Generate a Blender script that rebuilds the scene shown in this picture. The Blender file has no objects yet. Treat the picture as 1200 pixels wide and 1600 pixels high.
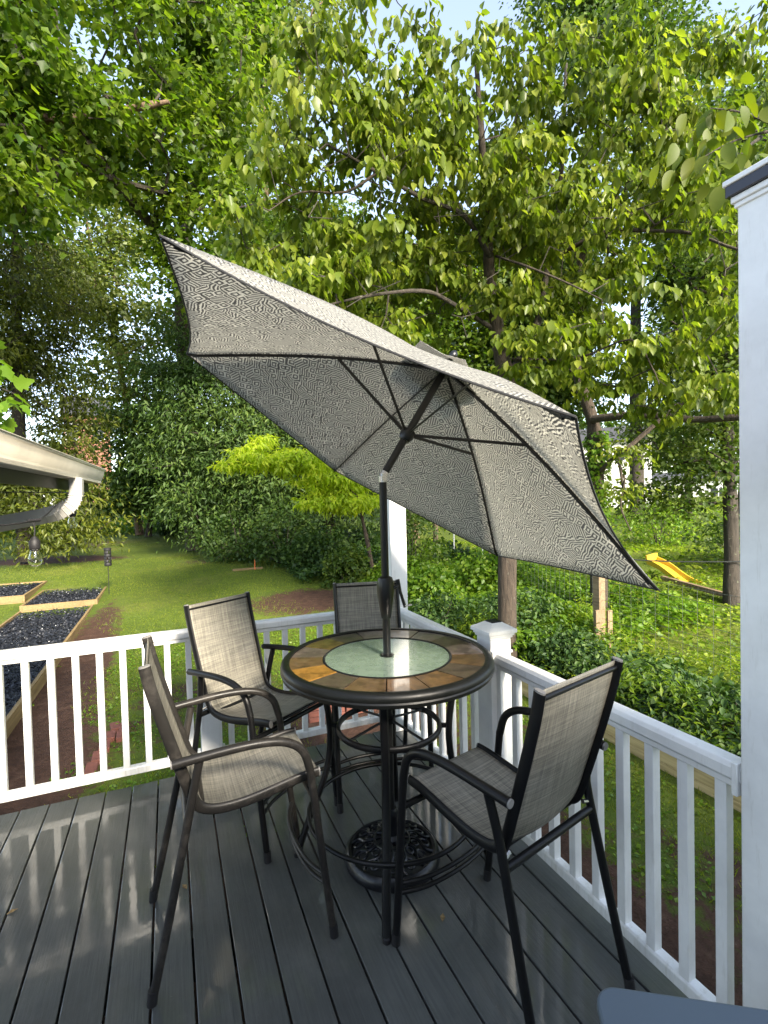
import bpy, math, random
import numpy as np
from mathutils import Vector, Matrix
from math import sin, cos, pi, radians as rad
S = bpy.context.scene
COL = S.collection
rng = np.random.default_rng(7)
random.seed(7)

# ------------------------------------------------------------------ camera
F_PX, PITCH, ROLL, YAW, CAM_H = 784.4, .0268, -.0247, .4053, 1.7523
def cam_axes():
    f = np.array([sin(YAW), cos(YAW), 0]); r = np.array([cos(YAW), -sin(YAW), 0]); u = np.array([0, 0, 1.])
    f2 = f*cos(PITCH)-u*sin(PITCH); u2 = u*cos(PITCH)+f*sin(PITCH)
    return r*cos(ROLL)+u2*sin(ROLL), u2*cos(ROLL)-r*sin(ROLL), f2
cr, cu, cf = cam_axes()
cd = bpy.data.cameras.new('camera'); cam = bpy.data.objects.new('camera', cd); COL.objects.link(cam)
cam.matrix_world = Matrix(((cr[0], cu[0], -cf[0], 0), (cr[1], cu[1], -cf[1], 0), (cr[2], cu[2], -cf[2], CAM_H), (0, 0, 0, 1)))
cd.sensor_fit = 'HORIZONTAL'; cd.sensor_width = 36; cd.lens = F_PX/1200*36; cd.clip_start = .05; cd.clip_end = 2000
S.camera = cam
# ------------------------------------------------------------------ light
SUN_AZ, SUN_EL = rad(170), rad(30)        # azimuth from +Y towards +X
sdir = Vector((sin(SUN_AZ)*cos(SUN_EL), cos(SUN_AZ)*cos(SUN_EL), sin(SUN_EL)))
w = bpy.data.worlds.new('World'); S.world = w; w.use_nodes = True
wn = w.node_tree.nodes; wl = w.node_tree.links
sky = wn.new('ShaderNodeTexSky'); sky.sky_type = 'NISHITA'; sky.sun_disc = False
sky.sun_elevation = SUN_EL; sky.sun_rotation = SUN_AZ; sky.air_density = 1.0; sky.dust_density = .9; sky.ozone_density = 1.0
hs_ = wn.new('ShaderNodeHueSaturation'); hs_.inputs['Saturation'].default_value = .72
wl.new(sky.outputs[0], hs_.inputs['Color']); wl.new(hs_.outputs[0], wn['Background'].inputs[0]); wn['Background'].inputs[1].default_value = .125
sl = bpy.data.lights.new('sun', 'SUN'); sl.energy = 3.3; sl.angle = rad(12); sl.color = (1, .9, .74)
so = bpy.data.objects.new('sun', sl); COL.objects.link(so); so.rotation_euler = (-sdir).to_track_quat('-Z', 'Y').to_euler()
S.view_settings.view_transform = 'Standard'; S.view_settings.look = 'None'; S.view_settings.gamma = 1
S.view_settings.use_curve_mapping = False; S.view_settings.exposure = 2.2
S.render.engine = 'CYCLES'; S.cycles.max_bounces = 8; S.cycles.transparent_max_bounces = 8
S.cycles.diffuse_bounces = 4; S.cycles.glossy_bounces = 3; S.cycles.use_denoising = True

# ------------------------------------------------------------------ materials
class NT:
    def __init__(s, name):
        s.m = bpy.data.materials.new(name); s.m.use_nodes = True; s.t = s.m.node_tree; s.n = s.t.nodes
        s.b = s.n['Principled BSDF']; s.out = s.n['Material Output']
    def new(s, typ, **k):
        n = s.n.new('ShaderNode'+typ)
        for a, v in k.items():
            if a.startswith('i_'):
                key = a[2:]; n.inputs[int(key) if key.isdigit() else key].default_value = v
            else: setattr(n, a, v)
        return n
    def lk(s, a, b): s.t.links.new(a, b)
    def pos(s): return s.new('NewGeometry').outputs['Position']
    def obj(s): return s.new('TexCoord').outputs['Object']
    def uv(s): return s.new('TexCoord').outputs['UV']
    def mapping(s, vec, scale=(1, 1, 1), rot=(0, 0, 0)):
        m = s.new('Mapping'); m.inputs['Scale'].default_value = scale; m.inputs['Rotation'].default_value = rot
        s.lk(vec, m.inputs['Vector']); return m.outputs[0]
    def noise(s, vec, scale=5, detail=3, rough=.5):
        n = s.new('TexNoise'); n.inputs['Scale'].default_value = scale; n.inputs['Detail'].default_value = detail
        n.inputs['Roughness'].default_value = rough
        if vec is not None: s.lk(vec, n.inputs['Vector'])
        return n.outputs['Fac']
    def ramp(s, fac, stops, mode='LINEAR'):
        r = s.new('ValToRGB'); r.color_ramp.interpolation = mode; e = r.color_ramp.elements
        while len(e) < len(stops): e.new(.5)
        for i, (p, c) in enumerate(stops):
            e[i].position = p; e[i].color = (c[0], c[1], c[2], 1) if hasattr(c, '__len__') else (c, c, c, 1)
        s.lk(fac, r.inputs[0]); return r.outputs[0]
    def mix(s, f, a, b, bt='MIX'):
        m = s.new('Mix', data_type='RGBA', blend_type=bt)
        for sock, v in ((m.inputs[0], f), (m.inputs[6], a), (m.inputs[7], b)):
            if hasattr(v, 'links'): s.lk(v, sock)
            elif hasattr(v, '__len__'): sock.default_value = (*v, 1)
            else: sock.default_value = v
        return m.outputs[2]
    def math(s, op, a, b=None, c=None):
        m = s.new('Math', operation=op)
        for sock, v in zip(m.inputs, (a, b, c)):
            if v is None: continue
            if hasattr(v, 'links'): s.lk(v, sock)
            else: sock.default_value = v
        return m.outputs[0]
    def bump(s, h, strength=.3, dist=.01):
        b = s.new('Bump'); b.inputs['Strength'].default_value = strength; b.inputs['Distance'].default_value = dist
        s.lk(h, b.inputs['Height']); s.lk(b.outputs[0], s.b.inputs['Normal']); return b
    def set(s, **k):
        names = dict(col='Base Color', rough='Roughness', metal='Metallic', coat='Coat Weight', coatr='Coat Roughness', spec='Specular IOR Level', trans='Transmission Weight', sheen='Sheen Weight')
        for a, v in k.items():
            i = s.b.inputs[names[a]]
            if hasattr(v, 'links'): s.lk(v, i)
            elif hasattr(v, '__len__'): i.default_value = (*v, 1)
            else: i.default_value = v
        return s

def mat_vinyl():
    t = NT('white_vinyl'); p = t.pos()
    n = t.noise(p, 3.5, 5, .65); d = t.noise(t.mapping(p, (14, 14, 2)), 3, 4, .7)
    c = t.ramp(n, [(.3, (.70, .695, .68)), (.6, (.84, .835, .815))]); c2 = t.mix(t.ramp(d, [(.56, 0), (.8, .45)]), c, (.5, .48, .42)); sxv = t.new('SeparateXYZ'); t.lk(p, sxv.inputs[0]); gr = t.math('ADD', t.math('MULTIPLY', sxv.outputs[2], -2.2), t.math('MULTIPLY', d, 1.1)); c2 = t.mix(t.ramp(gr, [(.25, 0), (.62, .4)]), c2, (.40, .37, .28))
    t.set(col=c2, rough=.38); t.bump(t.noise(p, 60, 3), .06, .002); return t.m
def mat_deck():
    t = NT('grey_deck_stain'); p = t.pos(); oi = t.new('ObjectInfo').outputs['Random']
    g = t.noise(t.mapping(p, (70, 2.2, 40)), 1.6, 6, .7); big = t.noise(p, 1.6, 5, .6); wear = t.noise(t.mapping(p, (9, 1.1, 1)), 1, 5, .7)
    c = t.ramp(big, [(.3, (.062, .066, .062)), (.7, (.098, .103, .096))])
    c = t.mix(t.ramp(g, [(.35, .0), (.65, .5)]), c, (.038, .040, .039))
    c = t.mix(t.ramp(wear, [(.62, 0), (.8, .55)]), c, (.07, .055, .042))
    st = t.noise(t.mapping(p, (1, .55, 1)), 3.1, 6, .75); c = t.mix(t.ramp(st, [(.52, 0), (.66, .35)]), c, (.125, .125, .115)); c = t.mix(t.ramp(st, [(.33, .4), (.44, 0)]), c, (.04, .042, .04))
    spk = t.noise(p, 55, 2); c = t.mix(t.ramp(spk, [(.735, 0), (.76, .5)]), c, (.13, .13, .12))
    c = t.mix(1, c, t.ramp(oi, [(0, (.86, .86, .86)), (1, (1.12, 1.12, 1.12))]), 'MULTIPLY')
    wet = t.noise(p, 2.3, 4, .55)
    t.set(col=c, rough=t.ramp(wet, [(.35, .42), (.6, .62)]), coat=t.ramp(wet, [(.43, .95), (.58, .15)]), coatr=t.ramp(wet, [(.38, .04), (.66, .2)]), spec=.4)
    h = t.math('ADD', g, t.math('MULTIPLY', spk, .3)); t.bump(h, .5, .004)
    cb = t.new('Bump'); cb.inputs['Strength'].default_value = .12; cb.inputs['Distance'].default_value = .003
    t.lk(t.noise(p, 16, 3), cb.inputs['Height']); t.lk(cb.outputs[0], t.b.inputs['Coat Normal']); return t.m
def mat_wood(name, a, b, knots=True, scale=1):
    t = NT(name); o = t.obj(); oi = t.new('ObjectInfo').outputs['Random']
    off = t.new('VectorMath', operation='ADD'); t.lk(o, off.inputs[0]); cx = t.new('CombineXYZ'); t.lk(t.math('MULTIPLY', oi, 37.), cx.inputs[0]); t.lk(t.math('MULTIPLY', oi, 11.), cx.inputs[1]); t.lk(cx.outputs[0], off.inputs[1])
    v = off.outputs[0]
    g = t.noise(t.mapping(v, (30*scale, 1.6*scale, 30*scale)), 1, 6, .65); w2 = t.new('TexWave'); w2.inputs['Scale'].default_value = 2.2; w2.inputs['Distortion'].default_value = 6; w2.inputs['Detail'].default_value = 3
    t.lk(t.mapping(v, (9, .5, 9)), w2.inputs[0])
    f = t.math('ADD', t.math('MULTIPLY', g, .7), t.math('MULTIPLY', w2.outputs[1], .3))
    c = t.ramp(f, [(.25, a), (.7, b)]); st = t.noise(v, 1.7, 4, .6)
    c = t.mix(t.ramp(st, [(.5, 0), (.8, .4)]), c, [x*.45 for x in a])
    t.set(col=c, rough=.7); t.bump(f, .35, .004); return t.m
def mat_metal(name, c0, wear, wa=.25):
    t = NT(name); o = t.obj(); n = t.noise(o, 22, 5, .7); m = t.noise(o, 5, 3)
    f = t.math('ADD', t.math('MULTIPLY', n, .55), t.math('MULTIPLY', m, .45))
    c = t.mix(t.ramp(f, [(.5, 0), (.72, wa)]), c0, wear)
    t.set(col=c, rough=t.ramp(n, [(.3, .3), (.7, .48)]), spec=.3); t.bump(t.noise(o, 120, 2), .12, .001); return t.m
def mat_sling():
    t = NT('woven_sling_fabric'); u = t.uv()
    w1 = t.noise(t.mapping(u, (1.2, 46, 1)), 3, 4, .7); w2 = t.noise(t.mapping(u, (60, 1.4, 1)), 3, 4, .7)
    f = t.math('ADD', t.math('MULTIPLY', w1, .5), t.math('MULTIPLY', w2, .5))
    c = t.ramp(f, [(.36, (.085, .080, .068)), (.47, (.21, .195, .16)), (.62, (.43, .40, .32))])
    sx = t.new('SeparateXYZ'); t.lk(u, sx.inputs[0])
    a = t.math('SINE', t.math('MULTIPLY', sx.outputs[0], 1500)); b = t.math('SINE', t.math('MULTIPLY', sx.outputs[1], 1500))
    wv = t.math('MULTIPLY', a, b); c = t.mix(t.math('MULTIPLY_ADD', wv, .22, .22), c, (.04, .038, .034))
    st = t.noise(u, 4.5, 3); c = t.mix(t.ramp(st, [(.5, 0), (.75, .3)]), c, (.4, .38, .33))
    t.set(col=c, rough=.6, coat=.08, coatr=.3); t.bump(wv, .25, .001); return t.m
def mat_canopy():
    t = NT('maze_print_canopy'); u = t.uv()
    def maze(vec, cell, freq):
        v = t.new('TexVoronoi', voronoi_dimensions='2D', distance='CHEBYCHEV', feature='F1'); v.inputs['Scale'].default_value = cell; v.inputs['Randomness'].default_value = .55
        t.lk(vec, v.inputs['Vector']); sc = t.new('SeparateColor'); t.lk(v.outputs['Color'], sc.inputs[0])
        sx = t.new('SeparateXYZ'); t.lk(vec, sx.inputs[0])
        ang = t.math('MULTIPLY', t.math('FLOOR', t.math('MULTIPLY', sc.outputs[0], 3.99)), pi/4)
        d = t.math('ADD', t.math('MULTIPLY', sx.outputs[0], t.math('COSINE', ang)), t.math('MULTIPLY', sx.outputs[1], t.math('SINE', ang)))
        stripes = t.math('SINE', t.math('MULTIPLY', d, freq))
        rings = t.math('SINE', t.math('MULTIPLY', v.outputs['Distance'], freq/cell))
        sel = t.math('GREATER_THAN', sc.outputs[1], .52)
        mx = t.new('Mix', data_type='FLOAT'); t.lk(sel, mx.inputs[0]); t.lk(stripes, mx.inputs[2]); t.lk(rings, mx.inputs[3])
        return mx.outputs[0], v
    wob = t.noise(u, 25, 2); add = t.new('VectorMath', operation='ADD'); t.lk(t.mapping(u, rot=(0, 0, .78)), add.inputs[0])
    cx = t.new('CombineXYZ'); t.lk(t.math('MULTIPLY', wob, .022), cx.inputs[0]); t.lk(t.math('MULTIPLY', wob, -.022), cx.inputs[1]); t.lk(cx.outputs[0], add.inputs[1])
    s, v = maze(add.outputs[0], 22., 2*pi/.0138)
    f = t.ramp(t.math('MULTIPLY_ADD', s, .5, .5), [(.46, 0), (.62, 1)])
    c = t.mix(f, (.15, .148, .14), (.80, .78, .70))
    weave = t.noise(t.mapping(u, (300, 300, 1)), 1, 1); c = t.mix(.25, c, t.ramp(weave, [(.3, .12), (.7, .5)]))
    t.set(col=c, rough=.85, sheen=.2)
    tr = t.new('BsdfTranslucent'); t.lk(c, tr.inputs[0]); mx = t.new('MixShader'); mx.inputs[0].default_value = .64
    t.lk(t.b.outputs[0], mx.inputs[1]); t.lk(tr.outputs[0], mx.inputs[2]); t.lk(mx.outputs[0], t.out.inputs[0]); return t.m
def mat_leaf(name, c_dark, c_mid, c_light, trans=.35, rough=.42, yellow=None):
    t = NT(name); a = t.new('Attribute', attribute_name='rnd', attribute_type='GEOMETRY').outputs['Fac']
    b = t.new('Attribute', attribute_name='clump', attribute_type='GEOMETRY').outputs['Fac']; oi = t.new('ObjectInfo').outputs['Random']
    f = t.math('ADD', t.math('ADD', t.math('MULTIPLY', a, .5), t.math('MULTIPLY', b, .35)), t.math('MULTIPLY', oi, .15))
    k = .80; stops = [(.1, [k*x for x in c_dark]), (.5, [k*x for x in c_mid]), (.85, [k*x for x in c_light])]
    c = t.ramp(f, stops)
    if yellow: c = t.mix(t.ramp(a, [(.93, 0), (.97, .8)]), c, yellow)
    t.set(col=c, rough=rough, spec=.5)
    tr = t.new('BsdfTranslucent'); t.lk(t.mix(1, c, (1.25, 1.35, .6), 'MULTIPLY'), tr.inputs[0])
    mx = t.new('MixShader'); mx.inputs[0].default_value = trans
    t.lk(t.b.outputs[0], mx.inputs[1]); t.lk(tr.outputs[0], mx.inputs[2]); t.lk(mx.outputs[0], t.out.inputs[0]); return t.m
def mat_bark(name, a, b, moss=None):
    t = NT(name); o = t.pos(); n = t.noise(t.mapping(o, (14, 14, 3)), 1.6, 6, .7); c = t.ramp(n, [(.3, a), (.7, b)])
    sp = t.noise(o, 16, 3)
    c = t.mix(t.ramp(sp, [(.64, 0), (.7, .6)]), c, moss or [x*1.8 for x in b])
    t.set(col=c, rough=.9); t.bump(n, .9, .03); return t.m
def mat_flat(name, c, rough=.5, metal=0, var=.15, sc=6, bump=0):
    t = NT(name); n = t.noise(t.obj(), sc, 4, .6)
    col = t.ramp(n, [(.3, [x*(1-var) for x in c]), (.7, [min(1, x*(1+var)) for x in c])])
    t.set(col=col, rough=rough, metal=metal)
    if bump: t.bump(t.noise(t.obj(), 70, 3), bump, .003)
    return t.m
def mat_ground():
    t = NT('lawn_and_soil'); p = t.pos()
    d = t.new('Attribute', attribute_name='dirt', attribute_type='GEOMETRY').outputs['Fac']
    n1 = t.noise(p, .55, 5, .6); n2 = t.noise(p, 7, 5, .7); n3 = t.noise(p, 45, 3, .7)
    g = t.ramp(n1, [(.3, (.062, .092, .010)), (.5, (.095, .135, .014)), (.7, (.15, .165, .03))])
    g = t.mix(t.ramp(n2, [(.35, .5), (.6, 0)]), g, (.038, .06, .010))
    g = t.mix(t.ramp(n3, [(.6, 0), (.75, .5)]), g, (.07, .07, .024))
    s = t.ramp(n2, [(.3, (.036, .019, .013)), (.55, (.066, .035, .023)), (.75, (.1, .06, .04))])
    s = t.mix(t.ramp(n3, [(.66, 0), (.72, .6)]), s, (.16, .13, .10))
    m = t.math('ADD', d, t.math('MULTIPLY', t.math('SUBTRACT', n2, .5), 1.3)); m = t.math('ADD', m, t.math('MULTIPLY', t.math('SUBTRACT', n1, .5), .5))
    t.set(col=t.mix(t.ramp(m, [(.42, 0), (.62, 1)]), g, s), rough=.9, spec=.2)
    t.bump(t.math('ADD', n2, t.math('MULTIPLY', n3, .5)), .8, .04); return t.m
def mat_slate(i, a, b):
    t = NT('slate_tile_%s' % ['gold', 'brown', 'plum', 'olive', 'rust', 'dark'][i]); p = t.pos(); n = t.noise(p, 26, 6, .7); w = t.noise(p, 11, 5, .65)
    c = t.ramp(n, [(.3, a), (.7, b)]); c = t.mix(t.ramp(w, [(.50, 0), (.56, .6)]), c, [x*.42 for x in a])
    c = t.mix(t.ramp(t.noise(p, 34, 5, .8), [(.68, 0), (.74, .3)]), c, (.3, .28, .24))
    t.set(col=c, rough=.4, coat=t.ramp(w, [(.4, .95), (.5, .4)]), coatr=.05); t.bump(n, .3, .003)
    return t.m
def mat_glass(name, tint, rough, trans=1., ior=1.45):
    t = NT(name); t.set(col=tint, rough=rough, trans=trans); t.b.inputs['IOR'].default_value = ior; return t.m
def mat_tableglass():
    t = NT('pebbled_green_glass'); p = t.pos(); n = t.noise(p, 20, 4, .6)
    t.set(col=t.ramp(n, [(.35, (.20, .27, .215)), (.7, (.27, .35, .28))]), rough=.25, trans=.25, coat=.8, coatr=.03)
    b = t.bump(t.noise(p, 35, 4), .5, .003); return t.m

M = dict(vinyl=mat_vinyl(), deck=mat_deck(), black=mat_metal('black_powder_coat', (.0045, .0045, .005), (.022, .02, .018), .2),
    bronze=mat_metal('faded_bronze_coat', (.020, .018, .016), (.115, .10, .085), .5), umb=mat_flat('dark_umbrella_metal', (.006, .006, .006), .32, var=.3),
    iron=mat_flat('cast_iron_black', (.006, .0065, .009), .3, var=.4, bump=.3), steel=mat_flat('bright_steel', (.7, .7, .7), .25, 1), silver=mat_flat('worn_plastic_tip', (.22, .21, .2), .5),
    sling=mat_sling(), canopy=mat_canopy(), hem=mat_flat('black_piping', (.03, .03, .03), .8), rim=mat_metal('table_rim_coat', (.005, .0055, .005), (.014, .014, .014), .2),
    tglass=mat_tableglass(), newwood=mat_wood('treated_pine', (.36, .25, .10), (.65, .49, .24)), bedwood=mat_wood('weathered_pine', (.15, .095, .035), (.29, .20, .085)),
    oldwood=mat_wood('old_fence_wood', (.13, .085, .045), (.30, .21, .12)), fascia=mat_flat('dark_fascia_paint', (.018, .02, .018), .5, bump=.2),
    gutter=mat_flat('cream_gutter_metal', (.62, .57, .47), .35, var=.12, sc=3), downsp=mat_flat('downspout_metal', (.48, .46, .42), .4, var=.15, sc=5),
    shingle=mat_flat('grey_shingle', (.09, .09, .09), .9, var=.4, bump=.5), bulb=mat_glass('clear_bulb_glass', (1, 1, 1), .02), rubber=mat_flat('black_rubber', (.012, .011, .012), .6),
    mulch=mat_flat('black_rubber_mulch', (.016, .018, .024), .55, var=.5, sc=40, bump=.6), brick=mat_flat('red_brick', (.15, .052, .036), .85, var=.3, sc=12, bump=.5),
    solar=mat_flat('solar_cell', (.022, .022, .03), .12, var=.2), plastic=mat_flat('blue_grey_plastic', (.10, .13, .16), .42, var=.08, sc=2, bump=.06),
    ground=mat_ground(), sidw=mat_flat('white_siding', (.72, .72, .7), .6), roofd=mat_flat('dark_roof', (.05, .05, .055), .8), win=mat_flat('window_glass', (.03, .035, .04), .08),
    hbrick=mat_flat('house_brick', (.22, .10, .065), .85, var=.3, sc=2), yellow=mat_flat('yellow_slide_plastic', (.55, .36, .03), .4), cable=mat_flat('black_cable', (.012, .015, .015), .6),
    wire=mat_flat('galvanised_wire', (.16, .17, .16), .5, .6), carblue=mat_flat('blue_car_paint', (.12, .22, .42), .25, .2), tyre=mat_flat('tyre_rubber', (.02, .02, .02), .8), orange=mat_flat('orange_stake_paint', (.75, .16, .04), .5),
    bark=mat_bark('dogwood_bark', (.022, .016, .011), (.075, .055, .038), (.12, .115, .085)), dbark=mat_bark('dark_bark', (.022, .018, .014), (.06, .048, .036), (.14, .15, .1)), lbark=mat_bark('sunlit_bark', (.07, .045, .028), (.19, .125, .08)))
SL = [mat_slate(0, (.18, .085, .014), (.34, .17, .035)), mat_slate(1, (.075, .042, .02), (.145, .085, .04)), mat_slate(2, (.10, .072, .062), (.18, .135, .118)), mat_slate(3, (.10, .068, .018), (.18, .12, .035)), mat_slate(4, (.08, .042, .018), (.17, .088, .034)), mat_slate(5, (.042, .030, .023), (.088, .062, .045))]
LF = dict(dog=mat_leaf('dogwood_leaf', (.075, .120, .012), (.16, .225, .018), (.30, .34, .045), .55, .42, None),
    tulip=mat_leaf('tulip_leaf', (.055, .115, .010), (.135, .215, .016), (.27, .34, .03), .58, .48),
    olive=mat_leaf('olive_needle', (.055, .080, .008), (.115, .145, .012), (.21, .23, .018), .4, .5),
    dark=mat_leaf('evergreen_leaf', (.030, .070, .012), (.065, .130, .018), (.135, .205, .028), .4, .6),
    mid=mat_leaf('woodland_leaf', (.035, .075, .010), (.075, .135, .014), (.15, .205, .022), .45, .55),
    pale=mat_leaf('pale_tree_leaf', (.07, .11, .02), (.14, .19, .03), (.25, .28, .055), .45, .5),
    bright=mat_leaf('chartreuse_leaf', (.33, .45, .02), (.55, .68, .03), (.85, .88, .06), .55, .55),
    fresh=mat_leaf('fresh_leaf', (.07, .16, .010), (.15, .28, .018), (.28, .39, .03), .5, .45),
    ivy=mat_leaf('shrub_leaf', (.018, .050, .010), (.045, .105, .016), (.12, .20, .026), .35, .6),
    weed=mat_leaf('weed_leaf', (.10, .18, .010), (.22, .33, .018), (.42, .48, .035), .55, .5),
    grass=mat_leaf('grass_blade', (.10, .155, .012), (.18, .255, .018), (.36, .37, .045), .5, .5))

# ------------------------------------------------------------------ mesh helpers
class MB:
    def __init__(s): s.v = []; s.f = []; s.uv = {}
    def add(s, V, Fc):
        o = len(s.v); s.v += [tuple(p) for p in V]; s.f += [tuple(i+o for i in f) for f in Fc]; return s
    def box(s, x0, x1, y0, y1, z0, z1, R=None, T=None):
        V = [Vector((x, y, z)) for x in (x0, x1) for y in (y0, y1) for z in (z0, z1)]
        if R is not None: V = [R @ p for p in V]
        if T is not None: V = [p+Vector(T) for p in V]
        return s.add(V, [(0, 1, 3, 2), (4, 6, 7, 5), (0, 4, 5, 1), (2, 3, 7, 6), (0, 2, 6, 4), (1, 5, 7, 3)])
    def beam(s, a, b, wd, th, up=(0, 0, 1)):
        a = Vector(a); b = Vector(b); d = (b-a).normalized(); u = Vector(up)
        sd = d.cross(u).normalized(); u = sd.cross(d); V = []
        for p in (a, b):
            for i, j in ((-1, -1), (1, -1), (1, 1), (-1, 1)): V.append(p+sd*wd*.5*i+u*th*.5*j)
        return s.add(V, [(3, 2, 1, 0), (4, 5, 6, 7), (0, 1, 5, 4), (1, 2, 6, 5), (2, 3, 7, 6), (3, 0, 4, 7)])
    def tube(s, pts, r, n=10, rb=None, ref=None, smooth=0, cap=True, closed=False):
        P = [Vector(p) for p in pts]
        if smooth: P = spline(P, smooth, closed)
        N = len(P); V = []; prev = None
        for i, p in enumerate(P):
            if closed: d = P[(i+1) % N]-P[i-1]
            else: d = P[min(i+1, N-1)]-P[max(i-1, 0)]
            d.normalize()
            if ref is not None: a = Vector(ref); a = (a-d*a.dot(d)).normalized()
            elif prev is None: a = Vector((0, 0, 1)) if abs(d.z) < .9 else Vector((1, 0, 0)); a = (a-d*a.dot(d)).normalized()
            else: a = (prev-d*prev.dot(d)).normalized()
            prev = a; b = d.cross(a); ri = r[int(i*(len(r)-1)/max(1, N-1)+.5)] if hasattr(r, '__len__') else r; rj = rb if rb else ri
            for k in range(n): t = 2*pi*k/n; V.append(p+a*cos(t)*ri+b*sin(t)*rj)
        Fc = []
        for i in range(N if closed else N-1):
            for k in range(n):
                i2 = (i+1) % N; Fc.append((i*n+k, i*n+(k+1) % n, i2*n+(k+1) % n, i2*n+k))
        if cap and not closed: Fc += [tuple(range(n-1, -1, -1)), tuple((N-1)*n+k for k in range(n))]
        return s.add(V, Fc)
    def lathe(s, prof, n=48, T=(0, 0, 0), cap=False):
        V = []; m = len(prof)
        for k in range(n):
            t = 2*pi*k/n
            for r, z in prof: V.append((T[0]+r*cos(t), T[1]+r*sin(t), T[2]+z))
        Fc = [(k*m+i, ((k+1) % n)*m+i, ((k+1) % n)*m+i+1, k*m+i+1) for k in range(n) for i in range(m-1)]
        if cap: Fc += [tuple(k*m+m-1 for k in range(n)), tuple(k*m for k in range(n-1, -1, -1))]
        return s.add(V, Fc)
    def prism(s, poly, z0, z1):
        n = len(poly); V = [(x, y, z0) for x, y in poly]+[(x, y, z1) for x, y in poly]
        return s.add(V, [tuple(range(n-1, -1, -1)), tuple(range(n, 2*n))]+[(i, (i+1) % n, n+(i+1) % n, n+i) for i in range(n)])
    def mesh(s, name, mat=None, smooth=None):
        me = bpy.data.meshes.new(name); me.from_pydata(s.v, [], s.f); me.validate(); me.update()
        if mat: me.materials.append(mat)
        if smooth: 
            for p in me.polygons: p.use_smooth = True
            try: me.set_sharp_from_angle(angle=rad(smooth))
            except Exception: pass
        return me
def spline(P, k, closed=False):
    out = []; N = len(P)
    rngi = range(N) if closed else range(N-1)
    for i in rngi:
        p0 = P[i-1] if (i > 0 or closed) else P[0]*2-P[1]; p1 = P[i]; p2 = P[(i+1) % N]
        p3 = P[(i+2) % N] if (i+2 < N or closed) else P[-1]*2-P[-2]
        for j in range(k):
            t = j/k; out.append(.5*((2*p1)+(p2-p0)*t+(2*p0-5*p1+4*p2-p3)*t*t+(3*p1-p0-3*p2+p3)*t**3))
    if not closed: out.append(P[-1])
    return out
def link(name, me, parent=None, **props):
    o = bpy.data.objects.new(name, me); COL.objects.link(o)
    if parent: o.parent = parent
    for k, v in props.items(): o[k] = v
    return o
def part(name, mb, mat, parent=None, smooth=40, bevel=0, **props):
    me = mb.mesh(name, mat, smooth); o = link(name, me, parent, **props)
    if bevel:
        b = o.modifiers.new('bevel', 'BEVEL'); b.width = bevel; b.segments = 2; b.limit_method = 'ANGLE'; b.angle_limit = rad(35)
    return o
def thing(name, label, cat, loc=(0, 0, 0), rz=0, group=None):
    o = bpy.data.objects.new(name, None); COL.objects.link(o); o.location = loc; o.rotation_euler = (0, 0, rz); o.empty_display_size = .1
    o['label'] = label; o['category'] = cat
    if group: o['group'] = group
    return o
def tag(o, label, cat, group=None):
    o['label'] = label; o['category'] = cat
    if group: o['group'] = group
    return o
def copy_tree(o, parent=None):
    c = o.copy(); COL.objects.link(c); c.parent = parent
    for ch in list(o.children): copy_tree(ch, c)
    return c

# ------------------------------------------------------------------ foliage helpers
TPL = {
 'ovate': (np.array([(0, 0, 0), (.3, .27, .07), (.68, .24, .05), (1, 0, -.16), (.68, -.24, .05), (.3, -.27, .07)]), np.array([(0, 1, 2, 3), (0, 3, 4, 5)])),
 'simple': (np.array([(0, 0, 0), (.45, .36, .08), (1, 0, -.08), (.45, -.36, .08)]), np.array([(0, 1, 2), (0, 2, 3)])),
 'long': (np.array([(0, 0, 0), (.4, .16, .04), (1, 0, -.15), (.4, -.16, .04)]), np.array([(0, 1, 2), (0, 2, 3)])),
 'star': (np.array([(0, 0, 0), (.35, .45, .05), (.6, .2, .02), (1, 0, -.1), (.6, -.2, .02), (.35, -.45, .05)]), np.array([(0, 1, 2, 3), (0, 3, 4, 5)])),
 'blade': (np.array([(0, -.09, 0), (0, .09, 0), (1, 0, 0)]), np.array([(0, 1, 2)]))}
def nrm(a): return a/np.maximum(np.linalg.norm(a, axis=-1, keepdims=True), 1e-9)
def frames(D, U):
    D = nrm(D); Y = nrm(np.cross(U, D)); Z = np.cross(D, Y); return D, Y, Z
def leaf_mesh(name, mat, P, D, U, size, kind='simple', clump=None):
    T, Fc = TPL[kind]; n = len(P); D, Y, Z = frames(D, U)
    V = (P[:, None, :]+size[:, None, None]*(T[None, :, 0:1]*D[:, None, :]+T[None, :, 1:2]*Y[:, None, :]+T[None, :, 2:3]*Z[:, None, :])).reshape(-1, 3)
    k, q = len(T), Fc.shape[1]; I = (Fc[None]+(np.arange(n)*k)[:, None, None]).reshape(-1)
    nf = n*len(Fc); me = bpy.data.meshes.new(name)
    me.vertices.add(len(V)); me.vertices.foreach_set('co', V.astype(np.float32).ravel())
    me.loops.add(len(I)); me.loops.foreach_set('vertex_index', I.astype(np.int32))
    me.polygons.add(nf); me.polygons.foreach_set('loop_start', (np.arange(nf)*q).astype(np.int32))
    me.update(calc_edges=True)
    for nm, arr in (('rnd', rng.random(n)), ('clump', clump if clump is not None else rng.random(n))):
        a = me.attributes.new(nm, 'FLOAT', 'FACE'); a.data.foreach_set('value', np.repeat(arr, len(Fc)).astype(np.float32))
    me.materials.append(mat); return me
def ell(n, e, shell=.45):
    c, r = np.array(e[0], float), np.array(e[1], float); d = nrm(rng.normal(size=(n, 3))); rr = (shell+(1-shell)*rng.random(n))**.7
    return c+d*r*rr[:, None]
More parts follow.
